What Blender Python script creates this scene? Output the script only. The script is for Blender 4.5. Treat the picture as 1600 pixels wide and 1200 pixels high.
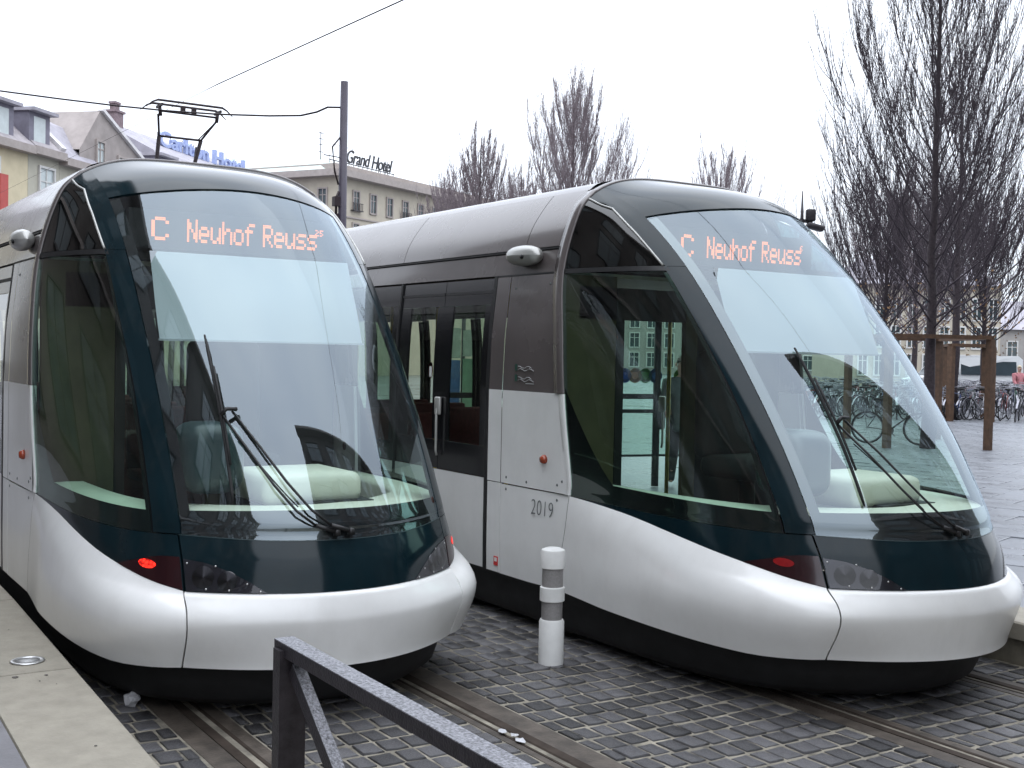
import bpy, bmesh, math, random
import numpy as np
from mathutils import Vector, Matrix

random.seed(7)
for o in list(bpy.data.objects):
    bpy.data.objects.remove(o)
SC = bpy.context.scene
COL = SC.collection
PI = math.pi

# ------------------------------------------------------------------ camera
CAM = Vector((6.3601, -2.8387, 2.0633))
FW = Vector((-0.8411, 0.5403, -0.0254)).normalized()
ROLL = 0.0204
_r = FW.cross(Vector((0, 0, 1))).normalized()
_u = _r.cross(FW)
RT = _r * math.cos(ROLL) + _u * math.sin(ROLL)
UP = _u * math.cos(ROLL) - _r * math.sin(ROLL)
cd = bpy.data.cameras.new('camera')
cd.sensor_width = 36.0
cd.lens = 36.0 * 1873.8 / 1600.0
cd.clip_start = 0.05
cd.clip_end = 2000
co = bpy.data.objects.new('camera', cd)
M = Matrix((RT, UP, -FW)).transposed().to_4x4()
M.translation = CAM
co.matrix_world = M
COL.objects.link(co)
SC.camera = co

# ------------------------------------------------------------------ world, sun, exposure
W = bpy.data.worlds.new('World')
SC.world = W
W.use_nodes = True
nt = W.node_tree
nt.nodes.clear()
SUN_EL, SUN_AZ = math.radians(76), math.radians(-20)
sky = nt.nodes.new('ShaderNodeTexSky')
sky.sky_type = 'NISHITA'
sky.sun_disc = False
sky.sun_elevation = SUN_EL
sky.sun_rotation = PI / 2 - SUN_AZ
tc = nt.nodes.new('ShaderNodeTexCoord')
mp = nt.nodes.new('ShaderNodeMapping')
mp.inputs['Scale'].default_value = (1.2, 1.2, 3.0)
nz = nt.nodes.new('ShaderNodeTexNoise')
nz.inputs['Scale'].default_value = 1.6
nz.inputs['Detail'].default_value = 5
rp = nt.nodes.new('ShaderNodeValToRGB')
rp.color_ramp.elements[0].position = 0.32
rp.color_ramp.elements[0].color = (17.6, 19.0, 21.6, 1)
rp.color_ramp.elements[1].position = 0.68
rp.color_ramp.elements[1].color = (21.6, 22.6, 24.2, 1)
mx = nt.nodes.new('ShaderNodeMixRGB')
mx.inputs['Fac'].default_value = 0.88
bg = nt.nodes.new('ShaderNodeBackground')
bg.inputs['Strength'].default_value = 0.14
wo = nt.nodes.new('ShaderNodeOutputWorld')
L = nt.links.new
L(tc.outputs['Generated'], mp.inputs['Vector'])
L(mp.outputs['Vector'], nz.inputs['Vector'])
L(nz.outputs['Fac'], rp.inputs['Fac'])
# an overcast sky is about a third as bright at the horizon as overhead
sx_ = nt.nodes.new('ShaderNodeSeparateXYZ')
gr = nt.nodes.new('ShaderNodeMapRange')
gr.inputs['From Min'].default_value = 0.0
gr.inputs['From Max'].default_value = 1.0
gr.inputs['To Min'].default_value = 0.37
gr.inputs['To Max'].default_value = 1.0
ml = nt.nodes.new('ShaderNodeMixRGB')
ml.blend_type = 'MULTIPLY'
ml.inputs['Fac'].default_value = 1.0
L(tc.outputs['Generated'], sx_.inputs['Vector'])
L(sx_.outputs['Z'], gr.inputs['Value'])
L(rp.outputs['Color'], ml.inputs['Color1'])
L(gr.outputs['Result'], ml.inputs['Color2'])
L(sky.outputs['Color'], mx.inputs['Color1'])
L(ml.outputs['Color'], mx.inputs['Color2'])
L(mx.outputs['Color'], bg.inputs['Color'])
L(bg.outputs['Background'], wo.inputs['Surface'])

sd = bpy.data.lights.new('sun', 'SUN')
sd.energy = 0.5
sd.angle = math.radians(90)
sd.color = (1.0, 0.97, 0.93)
so = bpy.data.objects.new('sun', sd)
sdir = Vector((math.cos(SUN_EL) * math.cos(SUN_AZ), math.cos(SUN_EL) * math.sin(SUN_AZ), math.sin(SUN_EL)))
so.rotation_euler = (-sdir).to_track_quat('-Z', 'Y').to_euler()
so.location = (0, 0, 40)
COL.objects.link(so)
SC.view_settings.view_transform = 'Standard'
SC.view_settings.look = 'None'
SC.view_settings.exposure = 0.30
SC.view_settings.gamma = 1.0
SC.view_settings.use_curve_mapping = False
try:
    SC.cycles.max_bounces = 10
    SC.cycles.transparent_max_bounces = 24
    SC.cycles.caustics_reflective = False
    SC.cycles.caustics_refractive = False
    SC.cycles.sample_clamp_indirect = 6
except Exception:
    pass

# ------------------------------------------------------------------ helpers
MATS = {}


def mat(name, col, rough=0.6, metal=0.0, noise=None, amt=0.2, bump=0.0, bscale=40.0, coat=0.0, emit=None, rnd=0.0, spec=0.5, col2=None, rvar=0.0, detail=4):
    m = bpy.data.materials.new(name)
    m.use_nodes = True
    t = m.node_tree
    b = t.nodes['Principled BSDF']
    b.inputs['Base Color'].default_value = (*col, 1)
    b.inputs['Roughness'].default_value = rough
    b.inputs['Metallic'].default_value = metal
    b.inputs['Specular IOR Level'].default_value = spec
    b.inputs['Coat Weight'].default_value = coat
    b.inputs['Coat Roughness'].default_value = 0.08
    lk = t.links.new
    src = None
    if noise:
        tcn = t.nodes.new('ShaderNodeTexCoord')
        n = t.nodes.new('ShaderNodeTexNoise')
        n.inputs['Scale'].default_value = noise
        n.inputs['Detail'].default_value = detail
        n.inputs['Roughness'].default_value = 0.6
        lk(tcn.outputs['Object'], n.inputs['Vector'])
        r = t.nodes.new('ShaderNodeValToRGB')
        c2 = col2 if col2 else tuple(min(1, c * (1 + amt)) for c in col)
        c1 = tuple(c * (1 - amt) for c in col) if not col2 else col
        r.color_ramp.elements[0].position = 0.3
        r.color_ramp.elements[1].position = 0.7
        r.color_ramp.elements[0].color = (*c1, 1)
        r.color_ramp.elements[1].color = (*c2, 1)
        lk(n.outputs['Fac'], r.inputs['Fac'])
        src = r.outputs['Color']
        if rvar:
            mr = t.nodes.new('ShaderNodeMapRange')
            mr.inputs['From Min'].default_value = 0.3
            mr.inputs['From Max'].default_value = 0.7
            mr.inputs['To Min'].default_value = max(0.02, rough - rvar)
            mr.inputs['To Max'].default_value = rough + rvar
            lk(n.outputs['Fac'], mr.inputs['Value'])
            lk(mr.outputs['Result'], b.inputs['Roughness'])
    if rnd:
        oi = t.nodes.new('ShaderNodeObjectInfo')
        ge = t.nodes.new('ShaderNodeNewGeometry')
        ad = t.nodes.new('ShaderNodeMath')
        ad.operation = 'ADD'
        fr = t.nodes.new('ShaderNodeMath')
        fr.operation = 'FRACT'
        lk(oi.outputs['Random'], ad.inputs[0])
        lk(ge.outputs['Random Per Island'], ad.inputs[1])
        lk(ad.outputs[0], fr.inputs[0])
        mr = t.nodes.new('ShaderNodeMapRange')
        mr.inputs['To Min'].default_value = 1 - rnd
        mr.inputs['To Max'].default_value = 1 + rnd
        lk(fr.outputs[0], mr.inputs['Value'])
        hs = t.nodes.new('ShaderNodeHueSaturation')
        hs.inputs['Color'].default_value = (*col, 1)
        if src:
            lk(src, hs.inputs['Color'])
        lk(mr.outputs['Result'], hs.inputs['Value'])
        src = hs.outputs['Color']
    if src:
        lk(src, b.inputs['Base Color'])
    if bump:
        tcb = t.nodes.new('ShaderNodeTexCoord')
        n2 = t.nodes.new('ShaderNodeTexNoise')
        n2.inputs['Scale'].default_value = bscale
        n2.inputs['Detail'].default_value = 6
        lk(tcb.outputs['Object'], n2.inputs['Vector'])
        bp = t.nodes.new('ShaderNodeBump')
        bp.inputs['Strength'].default_value = bump
        bp.inputs['Distance'].default_value = 0.01
        lk(n2.outputs['Fac'], bp.inputs['Height'])
        lk(bp.outputs['Normal'], b.inputs['Normal'])
    if emit:
        b.inputs['Emission Color'].default_value = (*emit[0], 1)
        b.inputs['Emission Strength'].default_value = emit[1]
    MATS[name] = m
    return m


def glass(name, tint, ior, rough=0.0, refl=(1, 1, 1)):
    m = bpy.data.materials.new(name)
    m.use_nodes = True
    t = m.node_tree
    t.nodes.clear()
    o = t.nodes.new('ShaderNodeOutputMaterial')
    tr = t.nodes.new('ShaderNodeBsdfTransparent')
    tr.inputs['Color'].default_value = (*tint, 1)
    g = t.nodes.new('ShaderNodeBsdfGlossy')
    g.inputs['Roughness'].default_value = rough
    g.inputs['Color'].default_value = (*refl, 1)
    f = t.nodes.new('ShaderNodeFresnel')
    # one sheet stands for a pane: its back reflects like its front
    ge = t.nodes.new('ShaderNodeNewGeometry')
    mi = t.nodes.new('ShaderNodeMapRange')
    mi.inputs['To Min'].default_value = ior
    mi.inputs['To Max'].default_value = 1.0 / ior
    t.links.new(ge.outputs['Backfacing'], mi.inputs['Value'])
    t.links.new(mi.outputs['Result'], f.inputs['IOR'])
    # thin film of dust and drizzle on the pane
    df = t.nodes.new('ShaderNodeBsdfDiffuse')
    df.inputs['Color'].default_value = (0.5, 0.52, 0.5, 1)
    mxx = t.nodes.new('ShaderNodeMixShader')
    nzz = t.nodes.new('ShaderNodeTexNoise')
    nzz.inputs['Scale'].default_value = 3.0
    nzz.inputs['Detail'].default_value = 8
    tcc = t.nodes.new('ShaderNodeTexCoord')
    mrr = t.nodes.new('ShaderNodeMapRange')
    mrr.inputs['From Min'].default_value = 0.4
    mrr.inputs['From Max'].default_value = 0.75
    mrr.inputs['To Min'].default_value = 0.004
    mrr.inputs['To Max'].default_value = 0.02
    mx2 = t.nodes.new('ShaderNodeMixShader')
    lk = t.links.new
    lk(tcc.outputs['Object'], nzz.inputs['Vector'])
    lk(nzz.outputs['Fac'], mrr.inputs['Value'])
    lk(mrr.outputs['Result'], mx2.inputs['Fac'])
    lk(tr.outputs[0], mx2.inputs[1])
    lk(df.outputs[0], mx2.inputs[2])
    lk(f.outputs[0], mxx.inputs['Fac'])
    lk(mx2.outputs[0], mxx.inputs[1])
    lk(g.outputs[0], mxx.inputs[2])
    lk(mxx.outputs[0], o.inputs['Surface'])
    MATS[name] = m
    return m


class MB:
    """collects shapes of one mesh"""

    def __init__(s):
        s.v = []
        s.f = []
        s.m = []
        s.s = []

    def add(s, vs, fs, m=0, smooth=False):
        k = len(s.v)
        s.v += [tuple(map(float, p)) for p in vs]
        for f in fs:
            s.f.append([i + k for i in f])
            s.m.append(m)
            s.s.append(smooth)
        return s

    def box(s, c, d, m=0, rot=None, taper=1.0):
        x, y, z = d[0] / 2, d[1] / 2, d[2] / 2
        vs = []
        for sz in (-1, 1):
            k = taper if sz > 0 else 1.0
            for sx, sy in ((-1, -1), (1, -1), (1, 1), (-1, 1)):
                vs.append(Vector((sx * x * k, sy * y * k, sz * z)))
        if rot is not None:
            vs = [rot @ v for v in vs]
        vs = [v + Vector(c) for v in vs]
        return s.add(vs, [(3, 2, 1, 0), (4, 5, 6, 7), (0, 1, 5, 4), (1, 2, 6, 5), (2, 3, 7, 6), (3, 0, 4, 7)], m)

    def rbox(s, c, d, r, m=0, rot=None, seg=2):
        """box with rounded edges"""
        bm = bmesh.new()
        bmesh.ops.create_cube(bm, size=1)
        for v in bm.verts:
            v.co = Vector((v.co.x * d[0], v.co.y * d[1], v.co.z * d[2]))
        bmesh.ops.bevel(bm, geom=bm.edges[:] + bm.verts[:], offset=r, segments=seg, profile=0.5, affect='EDGES')
        bm.verts.index_update()
        vs = [(rot @ v.co if rot is not None else v.co) + Vector(c) for v in bm.verts]
        fs = [[v.index for v in f.verts] for f in bm.faces]
        bm.free()
        return s.add(vs, fs, m, True)

    def bar(s, p, q, w, h, m=0, up=(0, 0, 1)):
        p, q = Vector(p), Vector(q)
        d = (q - p).normalized()
        a = d.cross(Vector(up))
        if a.length < 1e-4:
            a = d.cross(Vector((1, 0, 0)))
        a.normalize()
        b = a.cross(d).normalized()
        vs = []
        for e in (p, q):
            for i, j in ((-1, -1), (1, -1), (1, 1), (-1, 1)):
                vs.append(e + a * i * w / 2 + b * j * h / 2)
        return s.add(vs, [(3, 2, 1, 0), (4, 5, 6, 7), (0, 1, 5, 4), (1, 2, 6, 5), (2, 3, 7, 6), (3, 0, 4, 7)], m)

    def tube(s, pts, r, n=8, m=0, caps=True, closed=False, smooth=True):
        pts = [Vector(p) for p in pts]
        N = len(pts)
        rs = r if hasattr(r, '__len__') else [r] * N
        k0 = len(s.v)
        ref = None
        for i, p in enumerate(pts):
            if closed:
                d = pts[(i + 1) % N] - pts[i - 1]
            else:
                d = pts[min(i + 1, N - 1)] - pts[max(i - 1, 0)]
            d.normalize()
            if ref is None:
                ref = Vector((0, 0, 1)) if abs(d.z) < 0.9 else Vector((1, 0, 0))
            a = d.cross(ref)
            if a.length < 1e-5:
                a = d.cross(Vector((0.3, 1, 0.2)))
            a.normalize()
            b = d.cross(a)
            ref = -b if False else a.cross(d) * -1 if False else ref
            for j in range(n):
                t = 2 * PI * j / n
                s.v.append(tuple(p + (a * math.cos(t) + b * math.sin(t)) * rs[i]))
        for i in range(N if closed else N - 1):
            for j in range(n):
                i2 = (i + 1) % N
                s.f.append([k0 + i * n + j, k0 + i * n + (j + 1) % n, k0 + i2 * n + (j + 1) % n, k0 + i2 * n + j])
                s.m.append(m)
                s.s.append(smooth)
        if caps and not closed:
            s.f.append([k0 + j for j in range(n)][::-1])
            s.f.append([k0 + (N - 1) * n + j for j in range(n)])
            s.m += [m, m]
            s.s += [False, False]
        return s

    def lathe(s, prof, n=24, m=0, c=(0, 0, 0), ax='z'):
        k0 = len(s.v)
        for (r, z) in prof:
            for j in range(n):
                t = 2 * PI * j / n
                p = (r * math.cos(t), r * math.sin(t), z)
                if ax == 'x':
                    p = (z, r * math.cos(t), r * math.sin(t))
                if ax == 'y':
                    p = (r * math.sin(t), z, r * math.cos(t))
                s.v.append((p[0] + c[0], p[1] + c[1], p[2] + c[2]))
        for i in range(len(prof) - 1):
            for j in range(n):
                s.f.append([k0 + i * n + j, k0 + i * n + (j + 1) % n, k0 + (i + 1) * n + (j + 1) % n, k0 + (i + 1) * n + j])
                s.m.append(m)
                s.s.append(True)
        for i, rev in ((0, True), (len(prof) - 1, False)):
            if prof[i][0] > 1e-6:
                f = [k0 + i * n + j for j in range(n)]
                s.f.append(f[::-1] if rev else f)
                s.m.append(m)
                s.s.append(False)
        return s

    def grid(s, G, m=0, smooth=True, flip=False, wrap=False):
        """G: array rows x cols x 3"""
        G = np.asarray(G)
        R, Cn = G.shape[:2]
        k0 = len(s.v)
        s.v += [tuple(map(float, p)) for p in G.reshape(-1, 3)]
        for i in range(R - 1):
            for j in range(Cn - 1):
                f = [k0 + i * Cn + j, k0 + i * Cn + j + 1, k0 + (i + 1) * Cn + j + 1, k0 + (i + 1) * Cn + j]
                s.f.append(f[::-1] if flip else f)
                s.m.append(m)
                s.s.append(smooth)
        return s

    def obj(s, name, mats, parent=None, link=True):
        me = bpy.data.meshes.new(name)
        me.from_pydata(s.v, [], s.f)
        if not isinstance(mats, (list, tuple)):
            mats = [mats]
        for q in mats:
            me.materials.append(MATS[q] if isinstance(q, str) else q)
        me.polygons.foreach_set('material_index', s.m)
        me.polygons.foreach_set('use_smooth', s.s)
        me.update()
        o = bpy.data.objects.new(name, me)
        if parent is not None:
            o.parent = parent
        COL.objects.link(o)
        return o


def fixn(o):
    bm = bmesh.new()
    bm.from_mesh(o.data)
    bmesh.ops.recalc_face_normals(bm, faces=bm.faces)
    bm.to_mesh(o.data)
    bm.free()
    return o


def empty(name, label, cat, loc=(0, 0, 0), rz=0.0, group=None):
    o = bpy.data.objects.new(name, None)
    o.empty_display_size = 0.3
    o.location = loc
    o.rotation_euler = (0, 0, rz)
    COL.objects.link(o)
    return tag(o, label, cat, group)


def tag(o, label=None, cat=None, group=None, kind=None):
    if label:
        o['label'] = label
    if cat:
        o['category'] = cat
    if group:
        o['group'] = group
    if kind:
        o['kind'] = kind
    return o


def dup(o, parent=None, kids=None):
    c = o.copy()
    COL.objects.link(c)
    if parent is not None:
        c.parent = parent
    for ch in KIDS(o):
        dup(ch, c)
    return c


def KIDS(o):
    return [x for x in o.children]


def text_mesh(body, size, ext=0.0, shear=0.0, bold=0.0, spacing=1.0):
    cu = bpy.data.curves.new('txt', 'FONT')
    cu.body = body
    cu.size = size
    cu.extrude = ext
    cu.shear = shear
    cu.offset = bold
    cu.space_character = spacing
    cu.align_x = 'LEFT'
    ob = bpy.data.objects.new('txt', cu)
    COL.objects.link(ob)
    dg = bpy.context.evaluated_depsgraph_get()
    me = bpy.data.meshes.new_from_object(ob.evaluated_get(dg))
    bpy.data.objects.remove(ob)
    bpy.data.curves.remove(cu)
    return me


def place_text(name, me, mname, parent, mtx):
    me.transform(mtx)
    me.materials.clear()
    bm = bmesh.new()
    bm.from_mesh(me)
    bmesh.ops.remove_doubles(bm, verts=bm.verts[:], dist=1e-5)
    bm.verts.index_update()
    left = set(bm.verts)
    outs = []
    while left:
        st = [left.pop()]
        grp = set(st)
        while st:
            v = st.pop()
            for e in v.link_edges:
                w = e.other_vert(v)
                if w in left:
                    left.discard(w)
                    grp.add(w)
                    st.append(w)
        idx = {v: i for i, v in enumerate(grp)}
        fs = [[idx[v] for v in f.verts] for f in bm.faces if f.verts[0] in grp]
        mb_ = MB()
        mb_.add([v.co for v in grp], fs)
        outs.append(mb_.obj(name, mname, parent))
    bm.free()
    return outs


def at(px, py, Z):
    """world point at depth Z in front of the viewer's spot, used to survey far things"""
    f = 1873.8
    return CAM + (FW + RT * ((px - 800) / f) + UP * ((600 - py) / f)) * Z


# ------------------------------------------------------------------ materials
mat('white_paint', (0.79, 0.79, 0.775), 0.34, noise=2.5, amt=0.05, coat=0.6, rvar=0.06)
def grime(name, dirt, lo, hi, amount):
    # rain streaks and road film: a stretched noise mixed into the paint
    t = MATS[name].node_tree
    b = t.nodes['Principled BSDF']
    src = b.inputs['Base Color'].links[0].from_socket
    c = t.nodes.new('ShaderNodeTexCoord')
    m = t.nodes.new('ShaderNodeMapping')
    m.inputs['Scale'].default_value = (3.2, 3.2, 1.3)
    n = t.nodes.new('ShaderNodeTexNoise')
    n.inputs['Scale'].default_value = 1.4
    n.inputs['Detail'].default_value = 9
    n.inputs['Roughness'].default_value = 0.7
    r = t.nodes.new('ShaderNodeMapRange')
    r.inputs['From Min'].default_value = lo
    r.inputs['From Max'].default_value = hi
    r.inputs['To Max'].default_value = amount
    x = t.nodes.new('ShaderNodeMixRGB')
    x.inputs['Color2'].default_value = (*dirt, 1)
    t.links.new(c.outputs['Object'], m.inputs['Vector'])
    t.links.new(m.outputs['Vector'], n.inputs['Vector'])
    t.links.new(n.outputs['Fac'], r.inputs['Value'])
    t.links.new(r.outputs['Result'], x.inputs['Fac'])
    t.links.new(src, x.inputs['Color1'])
    t.links.new(x.outputs['Color'], b.inputs['Base Color'])


grime('white_paint', (0.38, 0.34, 0.29), 0.50, 0.82, 0.13)
mat('taupe_paint', (0.115, 0.099, 0.097), 0.26, metal=0.05, noise=2.0, amt=0.05, coat=0.45, rvar=0.04)
mat('navy_paint', (0.005, 0.015, 0.020), 0.10, noise=3, amt=0.15, spec=0.28)
grime('taupe_paint', (0.20, 0.18, 0.16), 0.50, 0.82, 0.16)
grime('navy_paint', (0.05, 0.048, 0.042), 0.5, 0.85, 0.30)
mat('black_frit', (0.006, 0.006, 0.008), 0.2, noise=5, amt=0.1, coat=0.3)
mat('black_trim', (0.012, 0.012, 0.013), 0.5, noise=20, amt=0.3)
mat('rubber', (0.012, 0.012, 0.013), 0.75, noise=30, amt=0.3)
mat('underframe', (0.008, 0.008, 0.009), 0.7, noise=6, amt=0.5, bump=0.15, bscale=20)
mat('cream_dash', (0.70, 0.71, 0.60), 0.6, noise=6, amt=0.05)
mat('cab_olive', (0.105, 0.085, 0.045), 0.7, noise=4, amt=0.2)
mat('cab_dark', (0.018, 0.017, 0.018), 0.7, noise=4, amt=0.2)
mat('hood_teal', (0.03, 0.055, 0.06), 0.35, noise=4, amt=0.1)
mat('blind_white', (0.40, 0.44, 0.47), 0.8, noise=3, amt=0.02)
mat('saloon_light', (0.50, 0.46, 0.36), 0.6, noise=3, amt=0.1)
mat('seat_red', (0.10, 0.02, 0.02), 0.8, noise=40, amt=0.3)
mat('yellow_pole', (0.65, 0.48, 0.05), 0.4, noise=5, amt=0.05)
mat('led', (0.5, 0.1, 0.03), 0.5, emit=((1.0, 0.24, 0.05), 1.15))
mat('display_board', (0.012, 0.012, 0.014), 0.6, noise=30, amt=0.2)
mat('lens_clear', (0.05, 0.05, 0.06), 0.15, coat=0.6, noise=8, amt=0.3)
mat('lens_red_dark', (0.022, 0.004, 0.006), 0.2, coat=0.5, noise=8, amt=0.2)
mat('tail_lit', (0.5, 0.01, 0.01), 0.3, emit=((1.0, 0.03, 0.015), 1.6), noise=60, amt=0.3)
_t = MATS['tail_lit'].node_tree
_c = _t.nodes.new('ShaderNodeTexCoord')
_v = _t.nodes.new('ShaderNodeTexVoronoi')
_v.inputs['Scale'].default_value = 55
_m = _t.nodes.new('ShaderNodeMapRange')
_m.inputs['From Min'].default_value = 0.1
_m.inputs['From Max'].default_value = 0.75
_m.inputs['To Min'].default_value = 2.4
_m.inputs['To Max'].default_value = 0.15
_t.links.new(_c.outputs['Object'], _v.inputs['Vector'])
_t.links.new(_v.outputs['Distance'], _m.inputs['Value'])
_t.links.new(_m.outputs['Result'], _t.nodes['Principled BSDF'].inputs['Emission Strength'])
mat('tail_dim', (0.14, 0.006, 0.008), 0.3, emit=((1.0, 0.02, 0.02), 0.06), noise=60, amt=0.3)
mat('bolt_steel', (0.6, 0.6, 0.6), 0.3, metal=0.9, noise=20, amt=0.1)
mat('orange_lens', (0.30, 0.045, 0.015), 0.25, coat=0.5, noise=20, amt=0.15)
mat('pod_grey', (0.42, 0.42, 0.40), 0.35, metal=0.3, noise=6, amt=0.08, coat=0.2)
mat('lens_bowl', (0.06, 0.06, 0.068), 0.3, noise=8, amt=0.2, coat=0.4)
mat('digit_grey', (0.13, 0.14, 0.14), 0.5, noise=20, amt=0.1)
mat('sticker_grey', (0.42, 0.42, 0.42), 0.5, noise=20, amt=0.1)
mat('sticker_green', (0.02, 0.07, 0.05), 0.5, noise=20, amt=0.1)
mat('sticker_red', (0.65, 0.05, 0.05), 0.4, noise=20, amt=0.1)
mat('sticker_white', (0.75, 0.73, 0.70), 0.5, noise=20, amt=0.05)
mat('steel_dark', (0.05, 0.045, 0.05), 0.5, metal=0.4, noise=8, amt=0.2)
mat('rail_steel', (0.050, 0.039, 0.032), 0.75, noise=9, amt=0.3, spec=0.15)
mat('rail_groove', (0.006, 0.005, 0.005), 0.9, noise=20, amt=0.4)
mat('rail_bed', (0.080, 0.066, 0.054), 0.62, noise=6, amt=0.5, bump=0.4, bscale=60)
mat('sett_stone', (0.078, 0.078, 0.086), 0.45, noise=9, amt=0.35, bump=0.6, bscale=45, rnd=0.55, rvar=0.16, col2=(0.094, 0.090, 0.090))
mat('sett_joint', (0.225, 0.205, 0.165), 0.85, noise=5, amt=0.6, bump=0.6, bscale=80)
mat('asphalt', (0.05, 0.05, 0.052), 0.6, noise=3, amt=0.2, bump=0.3, bscale=90)
mat('slab_pale', (0.285, 0.260, 0.212), 0.75, noise=9, amt=0.13, bump=0.3, bscale=70, detail=10)
mat('platform_grey', (0.15, 0.145, 0.155), 0.5, noise=4, amt=0.2, bump=0.2, bscale=60)
mat('kerb_side', (0.20, 0.18, 0.14), 0.85, noise=5, amt=0.3, bump=0.3, bscale=30)
mat('slab_wet', (0.18, 0.19, 0.21), 0.34, noise=1.1, amt=0.18, bump=0.12, bscale=25, rnd=0.10, rvar=0.14)
mat('slab_joint', (0.06, 0.06, 0.065), 0.6, noise=8, amt=0.2)
mat('bollard_white', (0.72, 0.72, 0.70), 0.5, noise=9, amt=0.08, bump=0.05)
mat('bollard_band', (0.26, 0.25, 0.245), 0.35, noise=70, amt=0.12)
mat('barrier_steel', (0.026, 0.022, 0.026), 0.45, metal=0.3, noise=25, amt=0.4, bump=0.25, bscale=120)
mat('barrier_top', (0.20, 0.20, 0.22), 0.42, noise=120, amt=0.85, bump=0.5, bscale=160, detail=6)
mat('gum', (0.10, 0.09, 0.08), 0.8, noise=30, amt=0.3)
mat('litter', (0.55, 0.55, 0.57), 0.7, noise=20, amt=0.2)
mat('pole_paint', (0.055, 0.045, 0.068), 0.5, noise=5, amt=0.15)
mat('wire', (0.03, 0.018, 0.022), 0.6, noise=5, amt=0.1)
mat('bark', (0.040, 0.030, 0.034), 0.9, noise=18, amt=0.4, bump=0.6, bscale=40)
mat('bark_pale', (0.16, 0.145, 0.13), 0.9, noise=14, amt=0.4, bump=0.5, bscale=40)
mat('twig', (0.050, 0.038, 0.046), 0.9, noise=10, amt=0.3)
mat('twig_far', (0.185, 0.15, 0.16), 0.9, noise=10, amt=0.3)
mat('dry_leaf', (0.20, 0.12, 0.06), 0.8, noise=10, amt=0.4)
mat('rust_wood', (0.085, 0.045, 0.024), 0.7, noise=9, amt=0.35, bump=0.3, bscale=25)
mat('wall_yellow', (0.55, 0.48, 0.33), 0.9, noise=2, amt=0.07)
mat('wall_cream', (0.42, 0.40, 0.33), 0.9, noise=2, amt=0.07)
mat('wall_grand', (0.44, 0.395, 0.32), 0.9, noise=1.5, amt=0.08)
mat('wall_brown', (0.30, 0.265, 0.25), 0.9, noise=1.5, amt=0.15)
mat('wall_far', (0.33, 0.31, 0.29), 0.9, noise=0.6, amt=0.12)
mat('stone_trim', (0.33, 0.29, 0.27), 0.9, noise=3, amt=0.12)
mat('tile_roof', (0.34, 0.31, 0.32), 0.8, noise=2.5, amt=0.2, bump=0.4, bscale=12)  # tiles lightened: the pale veil of lens flare is put into their colour
mat('slate_roof', (0.30, 0.285, 0.32), 0.7, noise=2, amt=0.2)  # slate made paler too, its colour imitating flare over distant roofs
mat('pale_parapet', (0.62, 0.60, 0.60), 0.8, noise=3, amt=0.1)
mat('dormer_lead', (0.17, 0.16, 0.20), 0.7, noise=3, amt=0.15)
mat('chimney_brick', (0.20, 0.15, 0.16), 0.9, noise=6, amt=0.25)
mat('copper_roof', (0.52, 0.60, 0.56), 0.7, noise=2, amt=0.08)
mat('win_frame', (0.55, 0.54, 0.52), 0.6, noise=8, amt=0.05)
mat('win_pane', (0.05, 0.07, 0.075), 0.08, noise=1, amt=0.3, coat=0.5)
mat('curtain', (0.45, 0.50, 0.50), 0.4, noise=3, amt=0.1, coat=0.5)
mat('sign_blue', (0.30, 0.36, 0.58), 0.6, noise=4, amt=0.1)  # blue faded in the colour itself, standing in for haze over the letters
mat('sign_black', (0.02, 0.02, 0.025), 0.6, noise=4, amt=0.1)
mat('sign_red', (0.42, 0.07, 0.06), 0.6, noise=4, amt=0.1)
mat('station_wall', (0.055, 0.045, 0.042), 0.85, noise=0.7, amt=0.25)
mat('tyre', (0.012, 0.012, 0.012), 0.8, noise=20, amt=0.3)
mat('chrome', (0.27, 0.27, 0.30), 0.3, metal=0.8, noise=10, amt=0.1)
for k, c in (('bike_black', (0.015, 0.015, 0.018)), ('bike_blue', (0.03, 0.05, 0.15)), ('bike_red', (0.16, 0.02, 0.02)), ('bike_green', (0.02, 0.07, 0.05)), ('bike_silver', (0.4, 0.4, 0.42))):
    mat(k, c, 0.35, noise=6, amt=0.1, coat=0.3)
mat('vehicle_white', (0.72, 0.73, 0.73), 0.35, noise=2, amt=0.04, coat=0.3)
mat('vehicle_glass', (0.03, 0.045, 0.055), 0.25, noise=1, amt=0.3)
mat('skin', (0.50, 0.31, 0.24), 0.6, noise=20, amt=0.06)
mat('hair_grey', (0.34, 0.31, 0.27), 0.8, noise=60, amt=0.3)
mat('hair_pale', (0.55, 0.47, 0.34), 0.8, noise=60, amt=0.3)
mat('coat_grey', (0.11, 0.12, 0.125), 0.9, noise=12, amt=0.2)
mat('coat_pink', (0.50, 0.20, 0.22), 0.9, noise=12, amt=0.15)
mat('cloth_dark', (0.02, 0.022, 0.028), 0.9, noise=12, amt=0.3)
mat('shelter_steel', (0.03, 0.03, 0.035), 0.5, metal=0.3, noise=9, amt=0.2)
for k, c in (('dot_brown', (0.16, 0.05, 0.04)), ('dot_blue', (0.02, 0.11, 0.40)), ('dot_orange', (0.35, 0.18, 0.06)), ('dot_green', (0.05, 0.25, 0.06)), ('dot_cyan', (0.03, 0.16, 0.35)), ('dot_lime', (0.16, 0.35, 0.06))):
    mat(k, c, 0.5, noise=20, amt=0.05)
mat('poster_blue', (0.04, 0.13, 0.38), 0.5, noise=9, amt=0.3)
mat('poster_pale', (0.50, 0.58, 0.52), 0.5, noise=9, amt=0.15)
mat('poster_green', (0.25, 0.42, 0.30), 0.5, noise=9, amt=0.2)
glass('windscreen_glass', (0.84, 0.93, 0.90), 2.05, 0.0, (.80, .91, 1.0))
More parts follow.
